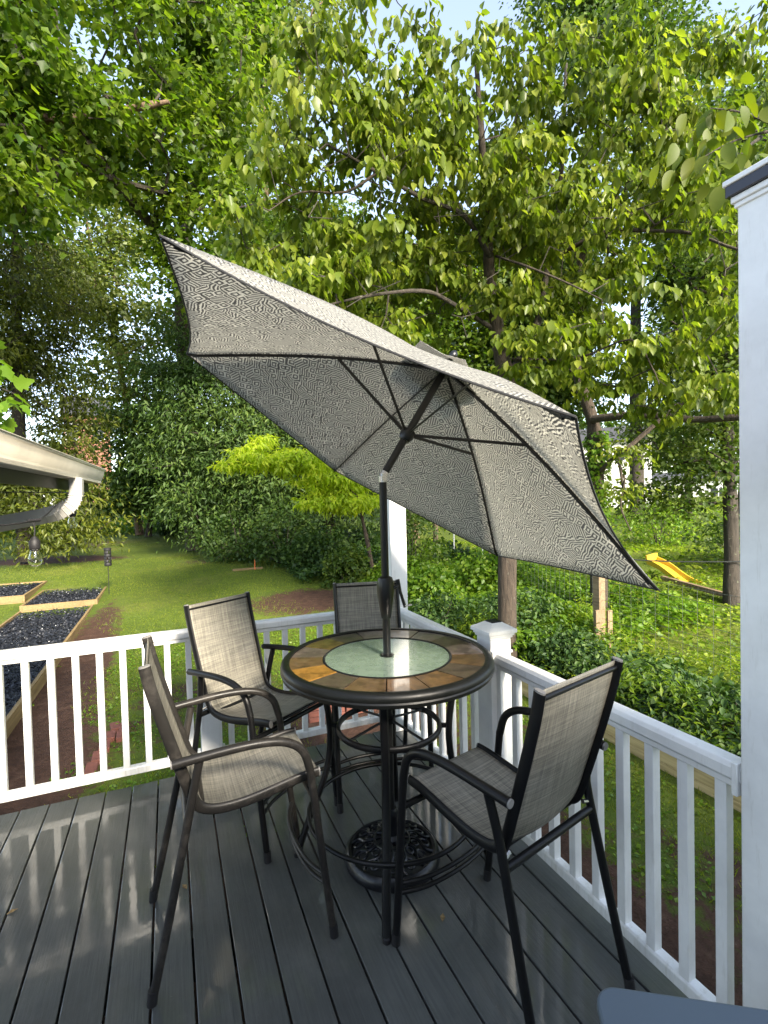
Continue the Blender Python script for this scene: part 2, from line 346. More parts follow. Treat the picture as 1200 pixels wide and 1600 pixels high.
def clump_points(ells, n, gap=.0, gs=1.3):
    vol = np.array([np.prod(e[1])**(2/3) for e in ells]); cnt = np.maximum(1, (n*vol/vol.sum())).astype(int)
    P = np.concatenate([ell(c, e) for c, e in zip(cnt, ells)])
    if gap:
        g = np.sin(P[:, 0]*gs+1.3)*np.sin(P[:, 1]*gs*1.1+.4)*np.sin(P[:, 2]*gs*.9+2.1); P = P[g > -1+gap*1.0] if gap > 1 else P[(g+rng.random(len(P))*.8) > gap-.4]
    return P
def attach(skel, targets, step=.5):
    """grow twigs from skeleton nodes to each target; returns nodes, parents"""
    P = [np.array(p, float) for p, _ in skel]; par = [q for _, q in skel]; A = np.array(P)
    order = np.argsort([np.min(np.linalg.norm(A-t, axis=1)) for t in targets])
    arr = np.zeros((len(P)+len(targets)*12, 3)); arr[:len(P)] = A; n = len(P)
    for i in order:
        t = targets[i]; dd = np.linalg.norm(arr[:n]-t, axis=1)+.25*np.maximum(0, arr[:n, 2]-t[2]); j = int(np.argmin(dd)); a = arr[j]; L = np.linalg.norm(t-a); k = int(min(10, max(1, round(L/step)))); pj = j
        for s in range(1, k+1):
            f = s/k; p = a+(t-a)*f; p = p+np.array([0, 0, .12*L*sin(pi*f)])+(rng.normal(size=3)*.05*L if s < k else 0)
            arr[n] = p; par.append(pj); pj = n; n += 1
    return arr[:n], par
def poly_skel(polys):
    """list of polylines; each later one starts at the nearest earlier node"""
    out = []
    for pl in polys:
        pts = [Vector(p) for p in pl]; pts = spline(pts, 3) if len(pts) > 2 else pts
        start = -1
        if out:
            d = [(Vector(o[0])-pts[0]).length for o in out]; start = int(np.argmin(d))
        for k, p in enumerate(pts): out.append((tuple(p), start if k == 0 else len(out)-1))
    return out
def branch_mesh(nodes, par, r_tip, r_base, skip=0, nn=5, maxr=None):
    n = len(nodes); cnt = np.zeros(n); 
    for i in range(n-1, -1, -1):
        cnt[i] += 1
        if par[i] >= 0: cnt[par[i]] += cnt[i]
    tot = cnt.max(); rad_ = r_tip+(r_base-r_tip)*(cnt/tot)**.55; mb = MB()
    for i in range(n):
        j = par[i]
        if j < 0 or i < skip: continue
        mb.tube([nodes[j], nodes[i]], [min(rad_[j], rad_[i]*1.25), rad_[i]], nn, cap=False)
    return mb
def spray(C, per, rad3, size, droop=.5, out_from=None, jitter=.5, sv=.25):
    n = len(C)*per; ci = np.repeat(np.arange(len(C)), per)
    off = rng.normal(size=(n, 3))*np.array(rad3)*.6; P = C[ci]+off
    o = off.copy() if out_from is None else (P-np.array(out_from)); o[:, 2] *= .2; o = nrm(o)
    D = nrm(o*(1-droop*.6)+np.array([0, 0, -1.])*droop+rng.normal(size=(n, 3))*jitter)
    U = nrm(o*droop+np.array([0, 0, 1.])*(1.05-droop)+rng.normal(size=(n, 3))*jitter*.7)
    s = size*(1+rng.normal(size=n)*sv).clip(.45, 1.7); cl = rng.random(len(C))[ci]
    return P, D, U, s, cl
def tree(name, label, cat, base, trunk, tr, ells, nc, per, crad, lsize, leafmat, bark, kind='simple', droop=.4, gap=0, group=None, limbs=(), twig=.012, show=True, step=.9, jitter=.55, trad=None):
    b = Vector(base); root = thing(name, label, cat, base, 0, group); L = lambda p: tuple(Vector(p)-b)
    tp = [L(p) for p in trunk]; n = len(tp); mb = MB()
    mb.tube(tp, trad or [tr, tr*.85, tr*.7, tr*.5, tr*.3], 10, smooth=4); part('trunk', mb, bark, root)
    sk = poly_skel([tp]+[[L(p) for p in l] for l in limbs]); 
    C = clump_points([(L(e[0]), e[1]) for e in ells], nc, gap); nodes, par = attach(sk, C, step)
    ns = len(spline([Vector(p) for p in tp], 3)) if n > 2 else 2
    part('branches', branch_mesh(nodes, par, twig, tr*.55, skip=ns), bark, root, kind='stuff')
    P, D, U, s, cl = spray(C, per, crad, lsize, droop, jitter=jitter)
    link('crown', leaf_mesh('crown', leafmat, P, D, U, s, kind, cl), root, kind='stuff')
    return root
def polar(az, d, z): return (d*sin(rad(az)), d*cos(rad(az)), z)

# ------------------------------------------------------------------ terrain
def terr(x, y):
    r = np.sqrt(x*x+y*y); h = -.65+.055*np.clip(r-10, 0, 45)
    h = h+.04*np.sin(x*.6+1)*np.cos(y*.45)*np.clip((r-6)/6, 0, 1)
    h = h+.10*np.clip(x-6.2, 0, 3)*np.clip((9-np.abs(y-7))/9, 0, 1)*.6
    return h
def tz(x, y): return float(terr(np.float64(x), np.float64(y)))
def build_ground():
    ax = np.concatenate([-np.geomspace(300, 20, 14)[:-1], np.linspace(-20, 25, 150), np.geomspace(25, 300, 14)[1:]])
    ay = np.concatenate([-np.geomspace(120, 6, 8)[:-1], np.linspace(-6, 35, 140), np.geomspace(35, 400, 14)[1:]])
    X, Y = np.meshgrid(ax, ay, indexing='ij'); Z = terr(X, Y); nx, ny = X.shape
    V = np.stack([X, Y, Z], -1).reshape(-1, 3); i = np.arange(nx-1)[:, None]*ny+np.arange(ny-1)[None]
    Fc = np.stack([i, i+ny, i+ny+1, i+1], -1).reshape(-1, 4); me = bpy.data.meshes.new('lawn'); me.from_pydata(V.tolist(), [], Fc.tolist())
    x, y = V[:, 0], V[:, 1]; d = dirt(x, y); a = me.attributes.new('dirt', 'FLOAT', 'POINT'); a.data.foreach_set('value', d.astype(np.float32))
    me.materials.append(M['ground']); me.polygons.foreach_set('use_smooth', [True]*len(me.polygons))
    link('lawn', me, kind='structure')
def dirt(x, y):
    def blob(cx, cy, rx, ry, k=1.): return k*np.clip(1.5-np.sqrt(((x-cx)/rx)**2+((y-cy)/ry)**2), 0, 1)
    d = blob(-1.3, 8, .45, 5.0)
    for b in ((-1.6, 5.4, 1.0, 1.7), (3.0, 11.3, 1.5, 1.1), (4.3, 10.4, 1.2, .8), (2.9, 1.5, .9, 1.3, .60), (2.8, 4.6, .9, 1.6, .5), (.3, 6.4, 1.6, 1.8, .5), (-3.5, 24, 2.5, 2, .5), (1.2, 18, 1.5, .8, .5), (2.2, 3.2, .5, 1.2), (1.9, 5.3, 1.2, .9), (-2.8, 5, 2, 1), (.4, 4.0, 2.2, .35), (-5.2, 15, 1.2, .9), (-3.6, 20, 2.2, .8), (2.1, 1.7, .45, 2), (-4.6, 12.5, .9, 1.3)):
        d = np.maximum(d, blob(*b))
    d = np.where((x < 1.6) & (y < 3.45), 1., d); return d
build_ground()

# ------------------------------------------------------------------ grass and weeds (uncountable)
def in_view(x, y, pad=.06):
    az = np.arctan2(x, y); return (az > -.30-pad) & (az < 1.08+pad)
def build_grass():
    n = 260000; r = 2.5+17*rng.random(n)**.8; az = -.33+1.45*rng.random(n); x = r*np.sin(az); y = r*np.cos(az)
    k = dirt(x, y)+.35*(np.sin(x*2.1)*np.cos(y*1.7)) < .25+rng.random(n)*.6
    k &= ~((x < 1.75) & (y < 3.6)); k &= ~((x > -5.4) & (x < -1.45) & (y > 4.9) & (y < 16.5) & ((y < 15.35) | (x < -3.0)) & ((y > 13.6) | (x > -3.2)))
    x, y = x[k], y[k]; n = len(x); P = np.stack([x, y, terr(x, y)-.004], -1); a = rng.random(n)*2*pi
    D = nrm(np.stack([np.cos(a)*.55, np.sin(a)*.55, np.ones(n)], -1)+rng.normal(size=(n, 3))*.25); U = np.stack([np.sin(a), -np.cos(a), np.zeros(n)], -1)
    pc = (.5+.5*np.sin(x*1.3)*np.sin(y*1.1+1))*.6+.4*rng.random(n)
    link('grass', leaf_mesh('grass', LF['grass'], P, D, U, .022+.034*rng.random(n)+.002*r[:n]*0, 'blade', pc), kind='stuff')
build_grass()
def scatter(name, n, x0, x1, y0, y1, hfun, size, mat, kind='simple', keep=None, droop=.3):
    x = x0+(x1-x0)*rng.random(n); y = y0+(y1-y0)*rng.random(n)
    if keep is not None: k = keep(x, y); x, y = x[k], y[k]
    n = len(x); h = hfun(x, y); P = np.stack([x, y, terr(x, y)+h*rng.random(n)**.6], -1)
    a = rng.random(n)*2*pi; D = np.stack([np.cos(a), np.sin(a), -droop*np.ones(n)+rng.normal(size=n)*.3], -1); U = np.array([0, 0, 1.])+rng.normal(size=(n, 3))*.45
    cl = .5+.5*np.sin(x*1.7+y)*np.sin(y*1.3-x*.6)
    link(name, leaf_mesh(name, mat, P, D, U, size*(.6+.8*rng.random(n)), kind, (cl*.7+.3*rng.random(n))), kind='stuff')
right = lambda x, y: (x > 4.35+.12*np.sin(y*2)) & in_view(x, y)
bumps = lambda x, y: .06+.22*(.5+.5*np.sin(x*1.1+.5)*np.sin(y*.9+x*.3))**2
scatter('ground_cover', 32000, 4.3, 15, 1, 19, bumps, .075, LF['weed'], 'simple', lambda x, y: right(x, y) & ((np.sin(x*.9)+np.cos(y*.8+1)) > -.9))
scatter('vine_cover', 42000, 4.3, 8.5, 5.5, 16, lambda x, y: .2+.55*(.5+.5*np.sin(x*1.9)*np.cos(y*1.3))**1.5, .085, LF['fresh'], 'simple', right)
scatter('hillside_weeds', 15000, 12, 34, 2, 32, lambda x, y: .08+.3*(.5+.5*np.sin(x*.7)*np.sin(y*.6+1))**3, .16, LF['weed'], 'simple', right)
scatter('fern_bed', 16000, -11, 3.5, 25.5, 31, lambda x, y: .25+.7*(.5+.5*np.sin(x*1.3)*np.sin(y)), .22, LF['fresh'], 'long', lambda x, y: y > 27.5-.12*x+.5*np.sin(x))
scatter('woodland_floor', 22000, 3.2, 8.5, 12.2, 24, lambda x, y: .2+.5*(.5+.5*np.sin(x*1.6)*np.sin(y)), .13, LF['ivy'], 'simple', lambda x, y: y > 12.6+.6*np.sin(x*2))

clv = lambda x, y: (dirt(x, y)+.5*np.sin(x*5)*np.cos(y*4.3) < .45) & ~((x < 1.72) & (y < 3.55)) & ~((x > 3.7) & (x < 4.1))
scatter('clover_patch', 34000, -1.6, 3.8, .8, 9.5, lambda x, y: .02+.05*(.5+.5*np.sin(x*4.1)*np.sin(y*3.7)), .034, LF['fresh'], 'simple', lambda x, y: clv(x, y) & (rng.random(len(x)) < .75))
scatter('lawn_tufts', 30000, -9, 9, 8, 26, lambda x, y: .01+.03*(.5+.5*np.sin(x*2.7)*np.sin(y*1.9)), .045, LF['grass'], 'long', lambda x, y: in_view(x, y) & (dirt(x, y) < .5) & ~((x > -5.4) & (x < -1.45) & (y < 16.5)) & (np.sin(x*1.7+y)*np.sin(y*1.1-x*.5) > -.1+rng.random(len(x))*.5), -.6)
scatter('bank_weeds', 16000, 4.0, 6.6, .6, 7.5, lambda x, y: .25+.55*(.5+.5*np.sin(x*3.1+1)*np.sin(y*2.3))**2, .075, LF['weed'], 'long', lambda x, y: in_view(x, y) & (rng.random(len(x)) < .6+.4*np.sin(y*2.1)))
# ------------------------------------------------------------------ deck
PITCH_B = .1461; X0 = -.9917; DY = 3.472
deck = bpy.data.objects.new('deck', None); COL.objects.link(deck); deck['kind'] = 'structure'
mb = MB(); mb.box(-.0688, .0688, -1.6, DY, -.032, 0); bm = mb.mesh('deck_board', M['deck'])
for k in range(-13, 18):
    o = link('deck_board', bm, deck); o.location = (X0+(k+.5)*PITCH_B, random.uniform(-.004, .004), random.uniform(-.0015, .001)); o.rotation_euler = (0, random.uniform(-.004, .004), 0)
    b = o.modifiers.new('bevel', 'BEVEL'); b.width = .0028; b.segments = 2
for y in (-1.4, -.2, 1, 2.2, 3.3):
    mb = MB(); mb.box(-2.9, 1.6, y-.02, y+.02, -.22, -.034); part('joist', mb, M['fascia'], deck)
mb = MB(); mb.box(-2.9, 1.63, 3.43, 3.468, -.24, -.034); part('rim_board', mb, M['deck'], deck)
mb = MB(); mb.box(1.60, 1.636, -1.6, 3.428, -.24, -.034); part('rim_board', mb, M['deck'], deck)
for x, y in ((1.5, 3.3), (1.5, .9), (-1, 3.3), (1.5, -1.2), (-2.7, 3.3)):
    mb = MB(); mb.box(x-.045, x+.045, y-.045, y+.045, -.9, -.225); part('support_post', mb, M['oldwood'], deck)

# ------------------------------------------------------------------ railings
ZT0, ZT1, ZB0, ZB1, BW = .866, .946, .085, .132, .018
def rail_bars(root, a, b):
    """a,b ends along the run (world)"""
    a = Vector(a); b = Vector(b); d = (b-a).normalized()
    up = Vector((0, 0, 1)); sd = d.cross(up)
    def prof(name, pr):
        V = [p+sd*x+up*z for p in (a, b) for x, z in pr]; n = len(pr)
        m = MB().add(V, [tuple(range(n)), tuple(range(2*n-1, n-1, -1))]+[(i, n+i, n+(i+1) % n, (i+1) % n) for i in range(n)])
        return part(name, m, M['vinyl'], root, smooth=25, bevel=.003)
    prof('top_rail', [(-.022, ZT0), (.022, ZT0), (.022, ZT0+.022), (.034, ZT0+.03), (.034, ZT1-.018), (.026, ZT1-.003), (.012, ZT1), (-.012, ZT1), (-.026, ZT1-.003), (-.034, ZT1-.018), (-.034, ZT0+.03), (-.022, ZT0+.022)])
    prof('bottom_rail', [(-.024, ZB0), (.024, ZB0), (.024, ZB1-.008), (.018, ZB1), (-.018, ZB1), (-.024, ZB1-.008)])
    for p, q in ((a, d), (b, -d)):
        for z0, z1 in ((ZT0-.012, ZT1+.006), (ZB0-.01, ZB1+.01)):
            m = MB(); m.beam(p+up*(z0+z1)/2+q*.002, p+up*(z0+z1)/2+q*.02, .088 if z0 > .5 else .066, z1-z0); part('rail_bracket', m, M['vinyl'], root, bevel=.003)
bal = MB(); bal.box(-BW, BW, -BW, BW, ZB1-.01, ZT0+.01); balm = bal.mesh('baluster', M['vinyl'])
def balusters(root, pts):
    for p in pts:
        o = link('baluster', balm, root); o.location = (p[0], p[1], 0); o.rotation_euler = (0, 0, random.uniform(-.02, .02))
        b = o.modifiers.new('bevel', 'BEVEL'); b.width = .003; b.segments = 2
YL, XR = 3.458, 1.541
bx = [-.913+j*.125 for j in range(-14, 20)]
r = thing('railing', 'white vinyl railing section at left with garden beds behind it', 'railing', (0, 0, 0), 0, 'white railing sections')
rail_bars(r, (-2.6, YL, 0), (.145, YL, 0)); balusters(r, [(x, YL) for x in bx if x < .11])
r = thing('railing', 'white railing section behind the round table, running to the tall corner column', 'railing', (0, 0, 0), 0, 'white railing sections')
rail_bars(r, (.275, YL, 0), (1.495, YL, 0)); balusters(r, [(x, YL) for x in bx if .31 < x < 1.46])
r = thing('railing', 'short white railing section between the corner column and the capped newel', 'railing', (0, 0, 0), 0, 'white railing sections')
by = [1.7437-j*.125 for j in range(-16, 20)]
rail_bars(r, (XR, 3.405, 0), (XR, 2.275, 0)); balusters(r, [(XR, y) for y in by if 2.31 < y < 3.37])
r = thing('railing', 'white railing section at right beside the nearest chair, sloping towards the viewer', 'railing', (0, 0, 0), 0, 'white railing sections')
rail_bars(r, (XR, 2.146, 0), (XR, .925, 0)); balusters(r, [(XR, y) for y in by if .95 < y < 2.12])
def post(name, label, cat, x, y, top, solar=True, half=.0635, z0=-.24):
    t = thing(name, label, cat, (x, y, 0), 0, 'white vinyl posts'); m = MB(); m.box(-half, half, -half, half, z0, top); part('post_sleeve', m, M['vinyl'], t, bevel=.004)
    m = MB(); h = half+.012; m.box(-h, h, -h, h, .002, .035); m.box(-h+.006, h-.006, -h+.006, h-.006, .035, .05); part('post_skirt', m, M['vinyl'], t, bevel=.003)
    # neck moulding, crown and pyramid of the cap
    c = MB(); a = half+.006
    for (w0, za, zb) in ((a, top-.10, top-.085), (a+.001, top-.02, top-.008), (a+.008, top-.008, top+.006), (a+.018, top+.006, top+.026)):
        c.box(-w0, w0, -w0, w0, za, zb)
    w0 = a+.016; w1 = .034; V = [(-w0, -w0, top+.026), (w0, -w0, top+.026), (w0, w0, top+.026), (-w0, w0, top+.026), (-w1, -w1, top+.056), (w1, -w1, top+.056), (w1, w1, top+.056), (-w1, w1, top+.056)]
    c.add(V, [(0, 1, 5, 4), (1, 2, 6, 5), (2, 3, 7, 6), (3, 0, 4, 7), (4, 5, 6, 7)]); cap = part('post_cap', c, M['vinyl'], t, smooth=20, bevel=.002)
    if solar:
        m = MB(); m.box(-.03, .03, -.03, .03, top+.056, top+.062); part('solar_panel', m, M['solar'], cap)
    return t
post('newel_post', 'short white newel post with pyramid cap right of the table', 'post', 1.5635, 2.21, 1.03)
post('railing_post', 'short white post behind the left back chair', 'post', .21, YL, .985)
def tall(label, x, y, top):
    t = thing('tall_column', label, 'column', (x, y, 0), 0, 'white vinyl posts'); h = .066; m = MB(); m.box(-h, h, -h, h, -.24, top); part('post_sleeve', m, M['vinyl'], t, bevel=.004)
    m = MB(); m.box(-h-.014, h+.014, -h-.014, h+.014, .002, .045); m.box(-h-.007, h+.007, -h-.007, h+.007, .045, .06); part('post_skirt', m, M['vinyl'], t, bevel=.003)
    c = MB()
    for w0, za, zb in ((h+.006, top-.02, top-.006), (h+.012, top-.006, top+.012)): c.box(-w0, w0, -w0, w0, za, zb)
    cp_ = part('post_cap', c, M['vinyl'], t, bevel=.003); m = MB(); m.box(-h-.021, h+.021, -h-.021, h+.021, top+.0125, top+.044); part('solar_cap', m, M['solar'], cp_, bevel=.002)
    m = MB(); m.box(-h-.026, h+.026, -h-.026, h+.026, top+.044, top+.060); part('cap_rim', m, M['vinyl'], cp_, bevel=.003); return t
tall('tall white column at the far deck corner, behind the umbrella pole', 1.575, 3.475, 2.5)
tall('tall white column at the right edge with dark solar cap', 1.566, .853, 2.565)

# ------------------------------------------------------------------ table
TX, TY, TZ = .9464, 2.2108, .9953
tb = thing('bistro_table', 'round bar height table with slate tile ring and green glass centre', 'table', (TX, TY, 0))
m = MB(); m.lathe([(.466, TZ-.03), (.466, TZ+.002), (.474, TZ+.007), (.49, TZ+.006), (.502, TZ-.004), (.507, TZ-.018), (.503, TZ-.03), (.507, TZ-.036), (.502, TZ-.052), (.488, TZ-.058), (.44, TZ-.05)], 96); part('table_rim', m, M['rim'], tb)
m = MB(); m.lathe([(.298, TZ-.026), (.298, TZ-.001), (.3035, TZ+.003), (.309, TZ-.001), (.309, TZ-.026)], 80); part('inner_rim', m, M['rim'], tb)
m = MB(); m.lathe([(.02, TZ-.012), (.2975, TZ-.012), (.2975, TZ-.002), (.02, TZ-.002), (.02, TZ-.012)], 80); part('glass_centre', m, M['tglass'], tb)
m = MB(); m.lathe([(.46, TZ-.05), (.46, TZ-.034), (.3, TZ-.034), (.3, TZ-.05)], 64); part('tile_tray', m, M['rim'], tb)
m = MB(); m.lathe([(.0195, TZ-.004), (.030, TZ-.002), (.033, TZ+.004), (.028, TZ+.006), (.0195, TZ+.004)], 32); part('hole_ring', m, M['umb'], tb)
tile_mats = {0: 0, 1: 3, 2: 1, 3: 0, 4: 5, 5: 1, 6: 2, 7: 2, 8: 2, 9: 2, 10: 5, 11: 2, 12: 3, 13: 3, 14: 2, 15: 1}
tile_mats.update({0: 5, 1: 1, 2: 4, 3: 4, 4: 5, 5: 1, 6: 2, 7: 5, 8: 2, 9: 1, 10: 2, 11: 5, 12: 3, 13: 2, 14: 1, 15: 0})
for k in range(16):
    a0 = rad(-159+22.5*k)+.006; a1 = rad(-159+22.5*(k+1))-.006; m = MB(); V = []; n = 8; hz = random.uniform(-.0015, .001)
    for z in (TZ-.033, TZ-.001+hz):
        for r_ in (.3105, .4645):
            for i in range(n+1): t = a0+(a1-a0)*i/n; V.append((r_*cos(t), r_*sin(t), z))
    q = n+1; Fc = []
    for i in range(n): Fc += [(2*q+i, 3*q+i, 3*q+i+1, 2*q+i+1), (q+i, q+i+1, 3*q+i+1, 3*q+i), (i, 2*q+i, 2*q+i+1, i+1)]
    Fc += [(0, q, 3*q, 2*q), (n, 2*q+n, 3*q+n, q+n)]; m.add(V, Fc); part('slate_tile', m, SL[tile_mats[k]], tb, smooth=30)
LA = [math.atan2(.451, -.893)+i*pi/2 for i in range(4)]
for a in LA:
    dr = Vector((cos(a), sin(a), 0)); m = MB()
    pr = [(.36, .944), (.335, .9), (.305, .78), (.288, .62), (.305, .46), (.355, .31), (.415, .16), (.45, .06), (.468, .012)]
    m.tube([dr*r_+Vector((0, 0, z)) for r_, z in pr], .019, 8, rb=.016, ref=(-sin(a), cos(a), 0), smooth=5); lg = part('leg', m, M['black'], tb)
    m = MB(); m.lathe([(0, 0), (.017, 0), (.018, .02), (.012, .024), (0, .024)], 14, T=tuple(dr*.468)); part('foot_cap', m, M['rubber'], lg)
    m = MB(); m.beam(dr*.25+Vector((0, 0, .655)), dr*.29+Vector((0, 0, .655)), .012, .02); part('ring_tab', m, M['black'], lg)
    m = MB(); m.beam(dr*.30+Vector((0, 0, .945)), dr*.45+Vector((0, 0, .945)), .03, .006); part('top_plate', m, M['black'], lg)
m = MB(); m.tube([(.245*cos(t), .245*sin(t), .655) for t in np.linspace(0, 2*pi, 49)[:-1]], .016, 10, rb=.011, closed=True, ref=(0, 0, 1)); part('upper_ring', m, M['black'], tb)
m = MB(); m.tube([(.395*cos(t), .395*sin(t), .255) for t in np.linspace(0, 2*pi, 65)[:-1]], .0105, 10, closed=True, ref=(0, 0, 1)); part('foot_ring', m, M['black'], tb)
for a in (LA[0]+pi/4, LA[1]+pi/4):
    m = MB(); d = Vector((cos(a), sin(a), 0)); m.tube([d*.24+Vector((0, 0, .66)), d*.025+Vector((0, 0, .685))], .006, 8); m.tube([-d*.24+Vector((0, 0, .66)), -d*.025+Vector((0, 0, .685))], .006, 8); part('ring_brace', m, M['black'], tb)
m = MB(); m.lathe([(.021, .67), (.03, .67), (.03, .70), (.021, .70), (.021, .67)], 24); part('pole_collar', m, M['black'], tb)

# ------------------------------------------------------------------ umbrella
um = thing('patio_umbrella', 'tilted grey umbrella with white maze print standing through the table', 'umbrella', (TX, TY, 0))
J = Vector((0, 0, 1.858)); AX = Vector((.5353, -.0576, .8427)).normalized(); LTOP, RR, DROP, HUB, PHI = .638, 1.297, .529, .237, .455
m = MB(); m.tube([(0, 0, .12), (0, 0, 1.83)], .0185, 20); part('lower_pole', m, M['umb'], um)
m = MB(); m.tube([(0, 0, 1.83), J], .0205, 18); m.tube([J-AX*.005, J+AX*.025], .0205, 18); m.box(-.012, .012, -.024, .024, 1.838, 1.87); part('tilt_joint', m, M['steel'], um)
m = MB(); m.tube([J+AX*.02, J+AX*(LTOP-.01)], .0185, 18); part('upper_pole', m, M['umb'], um)
m = MB(); m.lathe([(.0195, 1.175), (.024, 1.18), (.028, 1.21), (.036, 1.26), (.0415, 1.31), (.041, 1.345), (.034, 1.372), (.0195, 1.38)], 32); ck = part('crank_housing', m, M['umb'], um)
m = MB(); m.tube([(.036, -.012, 1.32), (.062, -.02, 1.33)], .009, 12); m.tube([(.058, -.02, 1.362), (.062, -.02, 1.34), (.068, -.022, 1.30), (.088, -.03, 1.225)], .008, 10, rb=.004); part('crank_handle', m, M['umb'], ck)
m = MB(); m.tube([(.088, -.03, 1.232), (.120, -.04, 1.236)], .0045, 10); part('crank_knob', m, M['steel'], ck)
e1 = AX.cross(Vector((0, 1, 0))).normalized(); e2 = AX.cross(e1); TOP = J+AX*LTOP
tips = [TOP-AX*DROP+(e1*cos(PHI-k*pi/3)+e2*sin(PHI-k*pi/3))*RR for k in range(6)]
hub = J+AX*HUB
m = MB(); m.tube([hub-AX*.03, hub-AX*.01, hub+AX*.025], [.026, .036, .034], 20); part('runner_hub', m, M['umb'], um)
m = MB(); m.tube([TOP-AX*.045, TOP-AX*.01], .034, 20); part('crown_hub', m, M['umb'], um)
def ribpt(k, s, off=0.):   # ribs bow outwards a little
    p = TOP+(tips[k]-TOP)*s; return p+AX*(.045*sin(pi*s)*(1-.3*s))-AX*off
for k in range(6):
    side = (tips[k]-TOP).cross(AX).normalized()
    m = MB(); m.tube([ribpt(k, s, .016) for s in np.linspace(.015, .965, 14)], .0045, 8, rb=.009, ref=tuple(side)); rb_ = part('rib', m, M['umb'], um)
    m = MB(); m.tube([hub+(ribpt(k, .4, .02)-hub).normalized()*.025, ribpt(k, .40, .022)], .0045, 8, rb=.008, ref=tuple(side)); part('strut', m, M['umb'], rb_)
    m = MB(); m.tube([ribpt(k, .955, .014), ribpt(k, .995, .006)], .007, 10); part('rib_tip', m, M['rubber'], rb_)
def panel(k):
    n, q = 22, 14; V = []; UVs = []; k2 = (k+1) % 6
    La = (tips[k]-TOP).length; w_ = (tips[k]-tips[k2]).length
    for i in range(n+1):
        for j in range(q+1):
            t = j/q; smax = 1-.055*4*t*(1-t); s = .028+(smax-.028)*i/n; a = ribpt(k, s); b = ribpt(k2, s)
            p = a+(b-a)*t-AX*(.05*s*4*t*(1-t)*(1 if s < .9 else 1))
            V.append(p); UVs.append(((t-.5)*w_*s+k*3.7, s*La))
    Fc = [(i*(q+1)+j, i*(q+1)+j+1, (i+1)*(q+1)+j+1, (i+1)*(q+1)+j) for i in range(n) for j in range(q)]
    m = MB().add(V, Fc); me = m.mesh('canopy_panel', M['canopy'], 60); uv = me.uv_layers.new(name='UVMap')
    for l in me.loops: uv.data[l.index].uv = UVs[l.vertex_index]
    o = link('canopy_panel', me, um); sd = o.modifiers.new('cloth', 'SOLIDIFY'); sd.thickness = .0012; sd.offset = 0
    h = MB(); h.tube([V[n*(q+1)+j]-AX*.001 for j in range(q+1)], .0035, 6); part('hem', h, M['hem'], o)
for k in range(6): panel(k)
m = MB(); V = [TOP+AX*.05]; UV = [(0, 0)]
for k in range(12):
    a = PHI-k*pi/6; rr = .23 if k % 2 == 0 else .195; V.append(TOP-AX*(.03 if k % 2 == 0 else .045)+(e1*cos(a)+e2*sin(a))*rr); UV.append((rr*cos(a)+9, rr*sin(a)))
m.add(V, [(0, 1+k, 1+(k+1) % 12) for k in range(12)]); me = m.mesh('vent_cap', M['canopy']); uv = me.uv_layers.new(name='UVMap')
for l in me.loops: uv.data[l.index].uv = UV[l.vertex_index]
o = link('vent_cap', me, um); sd = o.modifiers.new('cloth', 'SOLIDIFY'); sd.thickness = .0012
m = MB(); m.tube([TOP+AX*.045, TOP+AX*.06, TOP+AX*.075, TOP+AX*.09, TOP+AX*.1], [.012, .02, .022, .016, .004], 16); part('finial', m, M['umb'], um)
ub = thing('umbrella_base', 'black cast iron umbrella base with scrollwork under the table', 'umbrella base', (TX, TY, 0))
m = MB(); m.lathe([(.215, .004), (.2286, .004), (.232, .02), (.226, .045), (.212, .058), (.198, .056), (.192, .045), (.205, .03), (.215, .004)], 72); part('base_rim', m, M['iron'], ub)
m = MB(); m.lathe([(.03, .085), (.05, .09), (.05, .11), (.034, .125), (.03, .2), (.034, .215), (.034, .235), (.027, .25), (.0195, .25)], 36); part('pole_socket', m, M['iron'], ub)
dome = lambda r_: .105-.055*(r_/.2)**2
for k in range(12):
    a = 2*pi*k/12; m = MB()
    def pt(rr, da): return (rr*cos(a+da), rr*sin(a+da), dome(rr))
    m.tube([pt(.045, 0), pt(.09, .16), pt(.13, .12), pt(.165, -.12), pt(.2, -.05)], .0075, 6, smooth=4)
    m.tube([pt(.17, .02+.16*cos(u)*1.0)[:2]+(dome(.155+.025*sin(u)),) if False else pt(.158+.022*sin(u), .13+.12*cos(u)) for u in np.linspace(0, 2*pi, 13)[:-1]], .0058, 6, closed=True)
    m.tube([pt(.112+.017*sin(u), -.10+.13*cos(u)) for u in np.linspace(0, 2*pi, 11)[:-1]], .0052, 6, closed=True)
    part('scroll', m, M['iron'], ub)
m = MB(); m.tube([(.085*cos(t), .085*sin(t), dome(.085)) for t in np.linspace(0, 2*pi, 33)[:-1]], .007, 8, closed=True); part('inner_ring', m, M['iron'], ub)

